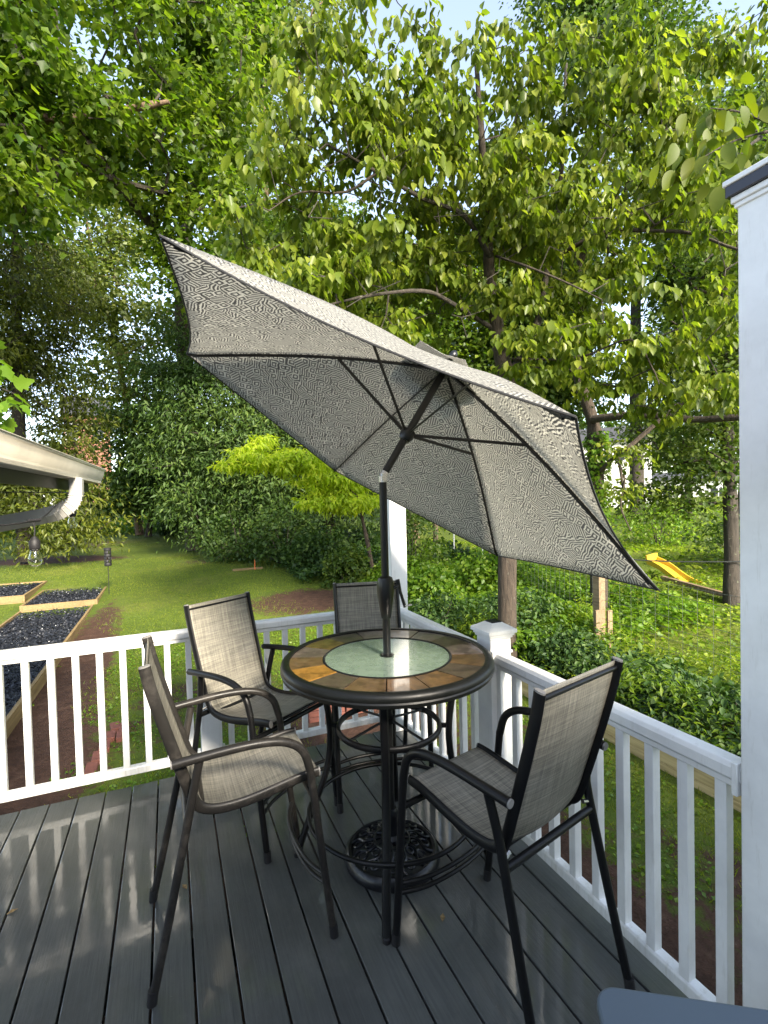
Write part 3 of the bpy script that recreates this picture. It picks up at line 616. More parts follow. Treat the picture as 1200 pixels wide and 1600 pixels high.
# ------------------------------------------------------------------ chairs
RAIL = [(-.353, 1.179, .219), (-.337, 1.10, .218), (-.305, .98, .216), (-.27, .86, .213), (-.238, .755, .21), (-.216, .685, .208), (-.19, .632, .206), (-.14, .606, .205), (-.06, .600, .204), (.03, .608, .202), (.14, .627, .2), (.22, .64, .199), (.272, .643, .199)]
def make_chair():
    root = thing('bar_chair', 'x', 'chair')
    rp = spline([Vector((x, w_, z)) for x, z, w_ in RAIL], 4)
    for s in (-1, 1):
        m = MB(); m.tube([(p.x, s*p.y, p.z) for p in rp], .011, 12, rb=.0205, ref=(0, 1, 0)); rl = part('side_rail', m, M['black'], root)
        for p in (rp[0], rp[-1]):
            q = rp[1] if p is rp[0] else rp[-2]; d = (p-q).normalized(); m = MB(); a = Vector((p.x, s*p.y, p.z)); d = Vector((d.x, 0, d.z)); m.tube([a, a+d*.006], .010, 12, rb=.019, ref=(0, 1, 0)); part('end_plug', m, M['silver'], rl)
        arm = [(-.275, .268, .835), (-.2, .273, .842), (-.05, .28, .852), (.06, .282, .848), (.135, .281, .828), (.19, .279, .782), (.217, .276, .70)]
        m = MB(); m.tube([(x, s*y, z) for x, y, z in arm], .0165, 12, smooth=5); am = part('armrest', m, M['black'], root)
        m = MB(); m.tube([(-.275, s*.268, .835), (-.281, s*.2678, .8345)], .0145, 12); part('end_cap', m, M['silver'], am)
        m = MB(); m.tube([(.217, s*.276, .70), (.24, s*.274, .5), (.268, s*.271, .25), (.296, s*.268, .02)], .0155, 12, smooth=4); l1 = part('leg', m, M['black'], root)
        m = MB(); m.tube([(-.185, s*.262, .828), (-.215, s*.247, .68), (-.245, s*.246, .54), (-.305, s*.25, .27), (-.364, s*.253, .02)], .0155, 12, smooth=4); l2 = part('leg', m, M['black'], root)
        for l, x, y in ((l1, .2985, .268), (l2, -.368, .253)):
            m = MB(); m.tube([(x-(.009 if l is l2 else -.009)*0, s*y, .0), (x*.985, s*y, .05)], .0178, 12); part('foot_cap', m, M['rubber'], l)
        m = MB(); m.tube([(-.222, s*.208, .63), (-.228, s*.247, .62)], .008, 8); part('rail_bolt', m, M['steel'], root)
    m = MB(); m.tube([(-.232, -.245, .595), (-.232, .245, .595)], .014, 12); part('rear_stretcher', m, M['black'], root)
    m = MB(); m.tube([(.229, -.272, .585), (.229, .272, .585)], .013, 12); part('seat_bar', m, M['black'], root)
    m = MB(); m.tube([(-.172, -.205, .604), (-.172, .205, .604)], .009, 10); part('seat_bar', m, M['black'], root)
    m = MB(); m.tube([(-.350, -.215, 1.155), (-.350, .215, 1.155)], .009, 10); part('top_bar', m, M['black'], root)
    m = MB(); m.tube([(.262, -.198, .632), (.262, .198, .632)], .009, 10); part('front_bar', m, M['black'], root)
    for z, x in ((.262, .267), (.222, .272)):
        m = MB(); m.tube([(x, -.27, z), (x-.042, -.16, z), (x-.058, 0, z), (x-.042, .16, z), (x, .27, z)], .0095, 10, smooth=5); part('foot_rail', m, M['black'], root)
    # sling cloth: profile swept across, dipping in the middle
    pp = rp; L = [0]
    for i in range(1, len(pp)): L.append(L[-1]+(pp[i]-pp[i-1]).length)
    def cloth(name, i0, i1):
        q = 14; V = []; UVs = []
        for i in range(i0, i1+1):
            d = (pp[min(i+1, len(pp)-1)]-pp[max(i-1, 0)]); d.y = 0; d.normalize(); nn = Vector((d.z, 0, -d.x))   # points down/back
            f = i/(len(pp)-1); sag = .022*sin(pi*min(1, max(0, (f-.02)/.96)))
            for j in range(q+1):
                t = j/q*2-1; yy = t*(pp[i].y-.006); sg = -nn*(-sag*(1-t*t)); p = Vector((pp[i].x, yy, pp[i].z))+Vector((-sg.x if False else sg.x, 0, sg.z)); V.append(p-nn*.004); UVs.append((yy+.3, L[i]))
        n = i1-i0; m = MB().add(V, [(i*(q+1)+j, i*(q+1)+j+1, (i+1)*(q+1)+j+1, (i+1)*(q+1)+j) for i in range(n) for j in range(q)])
        me = m.mesh(name, M['sling'], 60); uv = me.uv_layers.new(name='UVMap')
        for l in me.loops: uv.data[l.index].uv = UVs[l.vertex_index]
        o = link(name, me, root); sd = o.modifiers.new('cloth', 'SOLIDIFY'); sd.thickness = .0025; sd.offset = 0
    cut = 24; cloth('backrest', 0, cut); cloth('seat', cut, len(pp)-1)
    return root
ch = make_chair(); grp = 'bar height sling chairs round the table'
poses = [((.2527, 2.1718), .0185, 'faded bronze framed chair at left, seen from its side'), ((1.0976, 1.5465), 1.817, 'black framed chair at right with its back to the viewer, nearest the railing'),
         ((.4489, 2.8373), -.9936, 'dark chair behind the left one, facing the viewer by the railing'), ((1.158, 2.888), -1.799, 'chair on the far side of the table, only its backrest showing above it')]
chairs = [ch]+[copy_tree(ch) for _ in range(3)]
for c_, (p, t, lab) in zip(chairs, poses):
    c_.location = (p[0], p[1], 0); c_.rotation_euler = (0, 0, t); c_['label'] = lab; c_['category'] = 'chair'; c_['group'] = grp
def recolour(o, a, b):
    if o.type == 'MESH':
        for s in o.material_slots:
            if s.material == a: s.link = 'OBJECT'; s.material = b
    for c_ in o.children: recolour(c_, a, b)
recolour(chairs[0], M['black'], M['bronze'])

# ------------------------------------------------------------------ unseen house added behind the viewer to shade the deck
hb = thing('shade_house', 'white sided house out of view behind the viewer, added to cast shade on the deck', 'house', (-1, -1.66, 0))
m = MB(); m.box(-7, 5.5, -7, 0, -.9, 2.75); part('wall', m, M['sidw'], hb)
for k in range(13):
    m = MB(); z = .02+k*.205; V = [(-7, .012, z), (5.5, .012, z), (5.5, .002, z+.2), (-7, .002, z+.2), (-7, .001, z), (5.5, .001, z)]; m.add(V, [(0, 1, 2, 3), (4, 5, 1, 0)]); part('siding_board', m, M['sidw'], hb)
m = MB(); V = [(-7.5, -7.5, 2.76), (6, -7.5, 2.76), (6, .3, 2.76), (-7.5, .3, 2.76), (-7.5, -3.5, 4.9), (6, -3.5, 4.9)]; m.add(V, [(0, 1, 5, 4), (2, 3, 4, 5), (0, 4, 3), (1, 2, 5), (0, 3, 2, 1)]); part('roof', m, M['roofd'], hb)
# ------------------------------------------------------------------ foreground side table
st = thing('side_table', 'blue grey plastic table with rounded corner at the bottom right', 'side table', (.955, .95, 0), math.atan2(-.56, .83))
def rrect(w_, h_, r_, n=8):
    P = []
    for cx, cy, a0 in ((w_-r_, -r_, 0), (r_, -r_, pi/2), (r_, -h_+r_, pi), (w_-r_, -h_+r_, 1.5*pi)):
        for i in range(n+1): a = a0+pi/2*i/n; P.append((cx+r_*cos(a), cy+r_*sin(a)))
    return P
m = MB(); m.prism(rrect(.5, .46, .055), .478, .503); part('table_top', m, M['plastic'], st, bevel=.006)
for x, y in ((.06, -.06), (.44, -.06), (.06, -.4), (.44, -.4)):
    m = MB(); m.tube([(x, y, .478), (x+(x-.25)*.08, y+(y+.23)*.08, 0)], [.022, .016], 10); part('leg', m, M['plastic'], st)
m = MB(); m.prism(rrect(.40, .36, .04), .44, .477); o = part('apron', m, M['plastic'], st); o.location = (.05, -.05, 0)

# ------------------------------------------------------------------ porch roof eave, gutter, downspout, string lights
pr_ = thing('porch_roof', 'low roof eave at the left with cream gutter and dark fascia', 'roof')
A = Vector((-.455, 4.616, 2.04)); Bv = Vector((-.633, .5, 2.04)); dg = (Bv-A).normalized(); sg = Vector((dg.y, -dg.x, 0)); sg = sg if sg.x > 0 else -sg
gp = [(0, 0), (0, -.010), (-.009, -.015), (-.012, -.03), (-.016, -.05), (-.03, -.08), (-.036, -.092), (-.036, -.110), (-.125, -.110), (-.125, 0.)]
m = MB(); V = [p+sg*x+Vector((0, 0, z)) for p in (A, Bv) for x, z in gp]; n = len(gp)
m.add(V, [(i, n+i, n+i+1, i+1) for i in range(n-1)]+[tuple(range(n))]); gu = part('gutter', m, M['gutter'], pr_, smooth=25)
sd = gu.modifiers.new('metal', 'SOLIDIFY'); sd.thickness = .002
m = MB(); m.tube([A, Bv], .004, 8); part('gutter_lip', m, M['gutter'], gu)
for yy in (1.2, 1.8, 2.4, 3.0, 3.6, 4.2):
    p = A+dg*((4.616-yy)); m = MB(); m.beam(p+sg*-.004+Vector((0, 0, -.004)), p-sg*.12+Vector((0, 0, .004)), .02, .004); part('hanger', m, M['gutter'], gu)
m = MB(); c_ = (A+Bv)/2-sg*.138+Vector((0, 0, -.085)); m.beam(A-sg*.138+Vector((0, 0, -.082)), Bv-sg*.138+Vector((0, 0, -.082)), .022, .19); part('fascia_board', m, M['fascia'], pr_)
for a0, b0 in ((A, Bv),):
    s2 = -sg; m = MB(); up = Vector((0, 0, 1))
    V = [a0+s2*.10+up*.012, b0+s2*.10+up*.012, b0+s2*2.6+up*.55, a0+s2*2.6+up*.55]; V += [v-up*.03 for v in V]
    m.add(V, [(0, 1, 2, 3), (7, 6, 5, 4), (0, 4, 5, 1), (2, 6, 7, 3), (1, 5, 6, 2), (0, 3, 7, 4)]); part('roof_deck', m, M['shingle'], pr_)
for k in range(8):
    p = A+dg*(.1+.55*k); m = MB(); m.beam(p-sg*.15+up*-.02, p-sg*2.5+up*.47, .038, .12); part('rafter', m, M['fascia'], pr_)
m = MB(); m.beam(A-sg*1.9+dg*.1+up*.22, Bv-sg*1.9+up*.22, .09, .2); part('beam', m, M['fascia'], pr_)
for q in (A+dg*.3, A+dg*3.2):
    p = q-sg*1.9; m = MB(); m.box(p.x-.05, p.x+.05, p.y-.05, p.y+.05, -.9, 2.15); part('support_post', m, M['vinyl'], pr_, bevel=.004)
ds = thing('downspout', 'cream ribbed downspout elbow turning left under the gutter end', 'downspout')
m = MB(); path = [(-.535, 3.72, 1.932), (-.535, 3.72, 1.87), (-.54, 3.72, 1.81), (-.565, 3.72, 1.765), (-.62, 3.72, 1.725), (-.70, 3.72, 1.70), (-.95, 3.715, 1.655), (-1.7, 3.70, 1.53)]
m.tube(path, .052, 4, smooth=5, ref=(1, .95, .35)); 
ds_o = part('elbow', m, M['downsp'], ds, smooth=30, bevel=.006)
P = spline([Vector(p) for p in path], 5)
for i in range(9, 26, 2):
    d = (P[i+1]-P[i-1]).normalized(); m = MB(); m.tube([P[i]-d*.003, P[i]+d*.003], .0575, 4, ref=(1, .95, .35)); part('rib', m, M['downsp'], ds, bevel=.002)
sg_ = thing('string_light', 'black string light cord with clear bulbs hanging by the gutter', 'string lights')
m = MB(); m.tube([(-1.5, 2.1, 1.72), (-.9, 2.42, 1.675), (-.65, 2.56, 1.68), (-.57, 2.75, 1.69), (-.59, 3.05, 1.70), (-.60, 3.31, 1.735), (-.60, 3.62, 1.79), (-.60, 3.95, 1.84), (-.9, 4.3, 1.86), (-1.6, 4.6, 1.88)], .0038, 8, smooth=5); part('cord', m, M['rubber'], sg_)
for (x, y, z, dz) in ((-.57, 2.75, 1.69, .075), (-.596, 3.93, 1.835, .095)):
    m = MB(); m.tube([(x, y, z), (x+.003, y, z-dz*.5), (x, y, z-dz)], .003, 6, smooth=3); m.tube([(x-.02, y-.02, z), (x+.02, y+.02, z+.003)], .008, 8); part('drop_cord', m, M['rubber'], sg_)
    m = MB(); m.lathe([(0, .004), (.008, .003), (.015, -.008), (.023, -.018), (.0235, -.050), (.0205, -.056)], 20, T=(x, y, z-dz)); sk = part('socket', m, M['rubber'], sg_)
    m = MB(); m.lathe([(.015, -.052), (.018, -.066), (.0265, -.092), (.029, -.106), (.025, -.122), (.013, -.133), (.0, -.135)], 24, T=(x, y, z-dz)); bo = part('bulb', m, M['bulb'], sk); b_ = bo.modifiers.new('wall', 'SOLIDIFY'); b_.thickness = .0007
    m = MB(); m.tube([(x-.004, y, z-dz-.055), (x-.006, y, z-dz-.085), (x+.006, y, z-dz-.085), (x+.004, y, z-dz-.055)], .0012, 5); part('filament', m, M['steel'], sk)

for lb, x, y, a in (('small tan fallen leaf on the deck near the left edge', -.70, 2.60, .4), ('tiny yellow fallen leaf on the deck between the left chair legs', .02, 2.42, 2.), ('pale fallen leaf scrap on the deck by the front table leg', .98, 1.78, 1.)):
    m = MB().add([(0, 0, .001), (.02, .011, .006), (.045, 0, .002), (.02, -.011, .005)], [(0, 1, 2), (0, 2, 3)]); o = tag(part('fallen_leaf', m, M['bedwood']), lb, 'leaf', 'fallen leaves on the deck'); o.location = (x, y, .002); o.rotation_euler = (0, 0, a)
# ------------------------------------------------------------------ raised beds
def bed(label, x0, x1, y0, y1, z0, z1, fill, chips, rows=1):
    t = thing('raised_bed', label, 'raised bed', (0, 0, 0), 0, 'raised garden beds'); th = .045; hh = (z1-z0)/rows
    for r_ in range(rows):
        za, zb = z0+r_*hh+.001, z0+(r_+1)*hh-.001
        for (a, b, c1, d1) in ((x0, x0+th, y0, y1), (x1-th, x1, y0, y1), (x0+th+.001, x1-th-.001, y0, y0+th), (x0+th+.001, x1-th-.001, y1-th, y1)):
            m = MB(); m.box((a-b)/2, (b-a)/2, (c1-d1)/2, (d1-c1)/2, 0, zb-za); o = part('board', m, M['bedwood'], t, bevel=.004); o.location = ((a+b)/2, (c1+d1)/2, za)
    n = chips; g = 40; V = []; gx = np.linspace(x0+th, x1-th, g); gy = np.linspace(y0+th, y1-th, g*3)
    for x in gx:
        for y in gy: V.append((x, y, fill+random.uniform(-.012, .012)))
    gl = len(gy); m = MB().add(V, [(i*gl+j, (i+1)*gl+j, (i+1)*gl+j+1, i*gl+j+1) for i in range(g-1) for j in range(gl-1)]); part('mulch', m, M['mulch'], t, kind='stuff')
    x = rng.uniform(x0+th+.02, x1-th-.02, n); y = rng.uniform(y0+th+.02, y1-th-.02, n); P = np.stack([x, y, fill+.012+rng.random(n)*.02], -1)
    me = leaf_mesh('mulch_chips', M['mulch'], P, rng.normal(size=(n, 3))*np.array([1, 1, .4]), np.array([0, 0, 1.])+rng.normal(size=(n, 3))*.5, .03+.03*rng.random(n), 'simple'); link('mulch_chips', me, t, kind='stuff')
    k = int(n*.02); P = np.stack([rng.uniform(x0+th+.02, x1-th-.02, k), rng.uniform(y0+th+.02, y1-th-.02, k), np.full(k, fill+.03)], -1)
    link('pale_chips', leaf_mesh('pale_chips', M['sidw'], P, rng.normal(size=(k, 3)), np.array([0, 0, 1.])+rng.normal(size=(k, 3))*.3, np.full(k, .02), 'simple'), t, kind='stuff')
bed('long raised bed of black mulch nearest the railing at left', -3.02, -1.62, 5.2, 12.95, -.78, -.47, -.52, 9000)
bed('raised bed of black mulch stepped above the long one, beside the lantern stake', -3.02, -1.55, 13.0, 15.2, -.62, -.37, -.41, 3500, 2)
bed('raised bed cut by the left edge of the photo, farthest from the deck', -5.2, -3.12, 13.9, 16.3, -.58, -.27, -.32, 3000, 2)
# lantern stake
ls = thing('garden_lantern', 'black perforated lantern on a thin stake beside the raised bed', 'lantern', (-1.40, 13.9, tz(-1.4, 13.9)))
m = MB(); m.tube([(0, 0, 0), (0, 0, .72)], .008, 8); part('stake', m, M['rubber'], ls)
for k, z in enumerate(np.linspace(.74, 1.1, 6)):
    m = MB(); n = 14
    for i in range(n):
        if k in (1, 2, 4) and (i+k) % 3 == 0: continue
        a0, a1 = 2*pi*i/n, 2*pi*(i+1)/n; m.tube([(.075*cos(a), .075*sin(a), z) for a in np.linspace(a0, a1, 4)], .034, 6, rb=.008, ref=(0, 0, 1))
    part('shade_band', m, M['rubber'], ls)
m = MB(); m.lathe([(0, 1.15), (.07, 1.145), (.085, 1.13), (.085, 1.115), (0, 1.115)], 20); part('lantern_top', m, M['rubber'], ls)
m = MB(); m.lathe([(0, .70), (.075, .70), (.08, .712), (0, .712)], 20); part('lantern_bottom', m, M['rubber'], ls)
# plank and orange stake on the lawn
pk = thing('lawn_plank', 'short pale plank lying on the lawn with an orange stake', 'plank', (2.15, 15.6, tz(2.1, 15.6)), .05)
m = MB(); m.box(-.45, .45, -.05, .05, 0, .06); part('board', m, M['bedwood'], pk, bevel=.004)
m = MB(); m.tube([(.2, -.08, 0), (.2, -.08, .30)], .012, 6); part('stake', m, M['orange'], pk)
# bricks
def bricks(label, pts, ang):
    t = thing('brick_row', label, 'bricks')
    bm_ = MB().box(-.1, .1, -.048, .048, 0, .057).mesh('brick', M['brick'])
    for x, y, z in pts:
        o = link('brick', bm_, t); o.location = (x, y, tz(x, y)+z-.01); o.rotation_euler = (random.uniform(-.06, .06), random.uniform(-.04, .04), ang+random.uniform(-.12, .12)); b = o.modifiers.new('bevel', 'BEVEL'); b.width = .004
bricks('row of red bricks on the ground behind the left railing', [(-.60+i*-.03, 6.05-.22*i, 0) for i in range(5)]+[(-.52, 6.0-.2*i, 0) for i in range(2)], pi/2+.1)
bricks('red brick stack on the ground behind the chair facing the viewer', [(1.42+.21*i, 5.3+.02*j, .058*j) for i in range(4) for j in range(4)], .05)
# ------------------------------------------------------------------ timber border right of the deck
tbk = thing('timber_border', 'two course border of new pine boards below the right railing', 'timber border')
for r_ in range(2):
    y = -1.0
    while y < 6.2:
        L_ = 2.4; m = MB(); m.box(-.022, .022, -L_/2+.003, L_/2-.003, 0, .138); o = part('board', m, M['newwood'], tbk, bevel=.003); o.location = (3.86, y+L_/2-r_*.7, -.72+r_*.141); y += L_
y = -1.0
while y < 6:
    m = MB(); m.box(-.07, .07, -1.2+.003, 1.2-.003, 0, .036); o = part('cap_board', m, M['newwood'], tbk, bevel=.003); o.location = (3.9, y+1.2, -.436); y += 2.4
# ------------------------------------------------------------------ wire fence
fn = thing('wire_fence', 'wood post and wire garden fence across the green slope', 'fence')
fp = [(5.6, .2), (6.02, 5.75), (8.0, 11.4), (8.27, 14.9), (7.3, 14.4)]
for i, (x, y) in enumerate(fp):
    z = tz(x, y); m = MB(); m.box(-.062, .062, -.062, .062, -.3, 1.55 if i != 4 else 1.35)
    if i == 4: m = MB().tube([(0, 0, -.3), (0, 0, 1.32)], .10, 14)
    o = part('fence_post', m, M['oldwood'], fn, bevel=.004 if i != 4 else 0); o.location = (x, y, z)
    if i == 1:
        for dx, dy, hh in ((-.10, .0, .62), (.11, -.03, .60)):
            m = MB(); m.box(-.045, .045, -.018, .018, -.2, hh); b_ = part('side_board', m, M['oldwood'], o, bevel=.003); b_.location = (dx, dy-.06, 0)
mw = MB()
for (a, b) in zip(fp[:3], fp[1:4]):
    A3 = Vector((a[0], a[1], tz(*a))); B3 = Vector((b[0], b[1], tz(*b))); L_ = (B3-A3).length
    for h in np.linspace(.05, 1.2, 9): mw.tube([A3+up*h, (A3+B3)/2+up*(h-.015), B3+up*h], .0026, 4)
    n = int(L_/.2)
    for i in range(n): p = A3+(B3-A3)*(i/n); mw.tube([p+up*.05, p+up*1.2], .0022, 4)
part('wire_mesh', mw, M['wire'], fn, kind='stuff')
for x, y, lb in ((8.2, 13.6, 'thin pale stake below the canopy edge, left of the other stake'), (8.3, 12.2, 'thin pale stake below the canopy edge, closer to the square fence post')):
    m = MB(); m.tube([(x, y, tz(x, y)), (x, y, tz(x, y)+1.2)], .02, 6); tag(part('garden_stake', m, M['sidw']), lb, 'stake', 'thin pale stakes')
# black cable
m = MB(); m.tube([(6.9, 8.6, .85), (8.2, 7.4, .45), (9.7, 6.1, .40), (12, 4.2, .5)], .012, 6, smooth=5); tag(part('cable', m, M['cable']), 'black cable sagging across the slope to the right trunk', 'cable')
# slide and beams
sl_ = thing('playground_slide', 'yellow plastic slide lying on the far slope', 'slide')
a = Vector((10.9, 8.75, .04)); b = Vector((10.75, 7.4, -.46)); m = MB(); pts = [a, a*.7+b*.3+up*.03, a*.35+b*.65-up*.03, b+up*.02]
P = spline(pts, 5); sdv = Vector((1, .05, .1)).normalized(); V = []; prof = [(-.20, .10), (-.17, .10), (-.15, 0), (.15, 0), (.17, .10), (.20, .10), (.18, -.03), (-.18, -.03)]
for p in P: V += [p+sdv*x+up*z for x, z in prof]
m.add(V, [(i*8+k, i*8+(k+1) % 8, (i+1)*8+(k+1) % 8, (i+1)*8+k) for i in range(len(P)-1) for k in range(8)]+[tuple(range(7, -1, -1)), tuple((len(P)-1)*8+k for k in range(8))]); part('chute', m, M['yellow'], sl_)
m = MB(); m.beam(a+up*.1-sdv*.2, a+up*.1+sdv*.2, .05, .16); part('slide_lip', m, M['yellow'], sl_)
m = MB(); m.beam((10.3, 8.0, tz(10.3, 8)+.14), (9.9, 6.0, tz(9.9, 6)+.1), .09, .09); tag(part('landscape_timber', m, M['oldwood'], bevel=.004), 'long weathered timber lying below the yellow slide', 'timber')

# ------------------------------------------------------------------ houses and car
def house(name, label, cx, cy, rz, w_, d_, h_, wall, roof, z0, wins, ridge=1.6, gable=True, doors=()):
    t = thing(name, label, 'house', (cx, cy, z0), rz); m = MB(); m.box(-w_/2, w_/2, -d_/2, d_/2, 0, h_); part('wall', m, wall, t)
    m = MB(); e = .3; V = [(-w_/2-e, -d_/2-e, h_+.002), (w_/2+e, -d_/2-e, h_+.002), (w_/2+e, d_/2+e, h_+.002), (-w_/2-e, d_/2+e, h_+.002), (-w_/2-e, 0, h_+ridge), (w_/2+e, 0, h_+ridge)]
    m.add(V, [(0, 1, 5, 4), (2, 3, 4, 5), (0, 4, 3), (1, 2, 5), (0, 3, 2, 1)]); part('roof', m, roof, t)
    for x, z, ww, wh in wins:
        m = MB(); f = .08
        for a0, a1, b0, b1 in ((x-ww/2, x+ww/2, z-wh/2, z-wh/2+f), (x-ww/2, x+ww/2, z+wh/2-f, z+wh/2), (x-ww/2, x-ww/2+f, z-wh/2+f+.001, z+wh/2-f-.001), (x+ww/2-f, x+ww/2, z-wh/2+f+.001, z+wh/2-f-.001), (x-.03, x+.03, z-wh/2+f+.001, z+wh/2-f-.001)):
            m.box(a0, a1, -d_/2-.06, -d_/2-.004, b0, b1)
        fr = part('window', m, M['sidw'], t); m = MB(); m.box(x-ww/2+.02, x+ww/2-.02, -d_/2-.03, -d_/2-.006, z-wh/2+.02, z+wh/2-.02); part('pane', m, M['win'], fr)
    return t
hw = house('white_house', 'white two storey house beyond the right hand slope', 27.6, 26.7, -.85, 7.0, 5, 4.8, M['sidw'], M['roofd'], .3, [(2.0, 3.9, 1.5, .9), (-.3, 1.5, 1.7, .9), (-2.2, 3.9, 1.2, 1)], 1.2)
m = MB(); m.box(1.6, 3.4, -2.56, -2.51, 0, .45); part('foundation', m, M['hbrick'], hw)
house('white_house', 'small white gabled wing higher behind the umbrella tip', 26.0, 33.2, -.7, 6, 5, 7.4, M['sidw'], M['roofd'], 0, [(.6, 6.6, 1.1, 1.5)], 2.0)
house('white_shed', 'low white outbuilding behind the dark tree at right', 39.0, 27.3, -.95, 7, 4, 2.3, M['sidw'], M['roofd'], .3, [(-2.2, 1.35, 1.5, .9), (1.5, 1.3, 1.2, .8)], .7)
house('brick_house', 'brick house glimpsed through the trees at left', -6.9, 57, .08, 3.6, 8, 8.0, M['hbrick'], M['roofd'], 2.0, [(-1.2, 6.5, 1, 1.6), (.9, 6.5, 1, 1.6), (-1.2, 3.2, 1, 1.6)], 2.5)
car = thing('parked_car', 'blue car glimpsed through the dark trees beyond the lawn', 'car', (1.5, 33.5, tz(1.5, 33.5)+1.0), .05)
m = MB(); Pp = [(-2.2, .35), (-2.2, .8), (-1.5, .95), (-.9, 1.45), (.8, 1.48), (1.5, .98), (2.2, .88), (2.25, .35)]; V = [(x, y, z) for y in (-.85, .85) for x, z in Pp]; n = 8
m.add(V, [tuple(range(n)), tuple(range(2*n-1, n-1, -1))]+[(i, n+i, n+(i+1) % n, (i+1) % n) for i in range(n)]); part('body', m, M['carblue'], car, bevel=.06)
m = MB()
for x0, x1, x2, x3 in ((-1.35, -.1, -.1, -.85), (0, 1.3, .75, 0)): m.add([(x0, -.87, .98), (x1, -.87, .98), (x2, -.87, 1.38), (x3, -.87, 1.38)], [(0, 1, 2, 3)])
part('side_window', m, M['win'], car)
for x in (-1.4, 1.4):
    m = MB(); m.tube([(x, -.9, .34), (x, -.68, .34)], .34, 20); wh = part('wheel', m, M['tyre'], car); m = MB(); m.tube([(x, -.915, .34), (x, -.9, .34)], .2, 16); part('rim', m, M['steel'], wh)

# ------------------------------------------------------------------ dogwood
dog_polys = [[(4.29, 5.75, -.9), (4.33, 5.77, .62), (4.4, 5.78, 1.97), (4.43, 5.76, 3.13), (4.28, 5.73, 3.64), (4.15, 5.69, 4.22), (4.04, 5.65, 4.7), (3.92, 5.5, 5.44), (3.76, 5.37, 6.21), (3.68, 5.33, 7.09)],
 [(4.43, 5.71, 3.47), (4.77, 5.64, 4.01), (5.05, 5.76, 4.71), (5.32, 5.78, 5.68), (5.45, 5.76, 6.89), (5.45, 5.68, 7.92)],
 [(3.99, 5.57, 4.9), (3.47, 5.36, 5.22), (2.86, 5.3, 5.27), (2.27, 5.23, 5.39), (1.66, 5.17, 5.51)], [(2.27, 5.23, 5.39), (1.93, 5.37, 5.18), (1.42, 5.37, 5.07), (1.06, 5.29, 4.76)],
 [(4.26, 5.75, 3.99), (3.36, 5.6, 4.25), (2.87, 5.37, 4.22), (2.19, 5.33, 4.06), (1.57, 5.27, 3.83)],
 [(5.24, 5.69, 5.17), (5.41, 4.97, 5.19), (5.63, 4.54, 5.03), (5.85, 4.11, 4.83), (5.93, 3.63, 4.43), (6.09, 3.23, 4.21)], [(5.63, 4.54, 5.03), (5.74, 4.28, 5.12), (5.89, 4.1, 5.18)],
 [(4.07, 5.53, 4.9), (4.04, 4.88, 4.48), (4.28, 4.55, 4.21), (4.52, 4.22, 3.91)], [(4.41, 5.68, 3.63), (4.84, 4.94, 3.48), (5.14, 4.38, 3.58), (5.19, 4.13, 3.18), (5.16, 4.02, 2.97)]]
base = Vector((4.33, 5.77, -.9)); dg_ = thing('dogwood_tree', 'dogwood with drooping pale green leaves spreading above the umbrella', 'tree', base)
Lc = lambda p: tuple(Vector(p)-base)
m = MB(); m.tube([Lc(p) for p in dog_polys[0]], [.135, .13, .125, .12, .11, .09, .075, .06, .045, .03], 14, smooth=4); part('trunk', m, M['bark'], dg_)
for pl, r0 in zip(dog_polys[1:], (.065, .036, .016, .034, .03, .014, .018, .016)):
    m = MB(); m.tube([Lc(p) for p in pl], [r0, r0*.85, r0*.7, r0*.55, r0*.35], 9, smooth=4); part('limb', m, M['dbark'] if r0 > .03 else M['bark'], dg_)
sk = poly_skel([[Lc(p) for p in pl] for pl in dog_polys])
dells = [((2.6, 5.3, 5.4), (1.5, 1.0, 1.3)), ((3.9, 5.3, 6.0), (1.6, 1.2, 1.2)), ((5.1, 4.9, 5.9), (1.5, 1.2, 1.5)), ((5.7, 4.3, 4.3), (1.0, 1.1, 1.1)), ((1.6, 5.4, 4.7), (1.1, .7, .9)), ((1.9, 5.3, 3.9), (.9, .6, .5)), ((1.5, 5.2, 5.8), (.8, .7, .6)), ((5.0, 5.0, 3.5), (1.3, 1.0, .6)), ((2.7, 5.5, 4.3), (1.4, .9, .8)),
         ((4.9, 5.1, 7.1), (1.0, .9, .6)), ((3.9, 5.9, 5.0), (1.6, 1.1, 1.2)), ((6.6, 4.2, 6.3), (1.2, 1.1, 1.3)), ((4.7, 5.2, 4.8), (1.3, .9, 1.1)), ((6.1, 4.4, 3.0), (.7, .9, .35)), ((2.2, 5.2, 6.5), (1.0, .8, .8))]
C = clump_points([(Lc(e[0]), e[1]) for e in dells], 960, .28, 1.9)
nodes, par = attach(sk, C, .35); nsk = len(sk)
part('twigs', branch_mesh(nodes, par, .0035, .05, skip=nsk, nn=4), M['dbark'], dg_, kind='stuff')
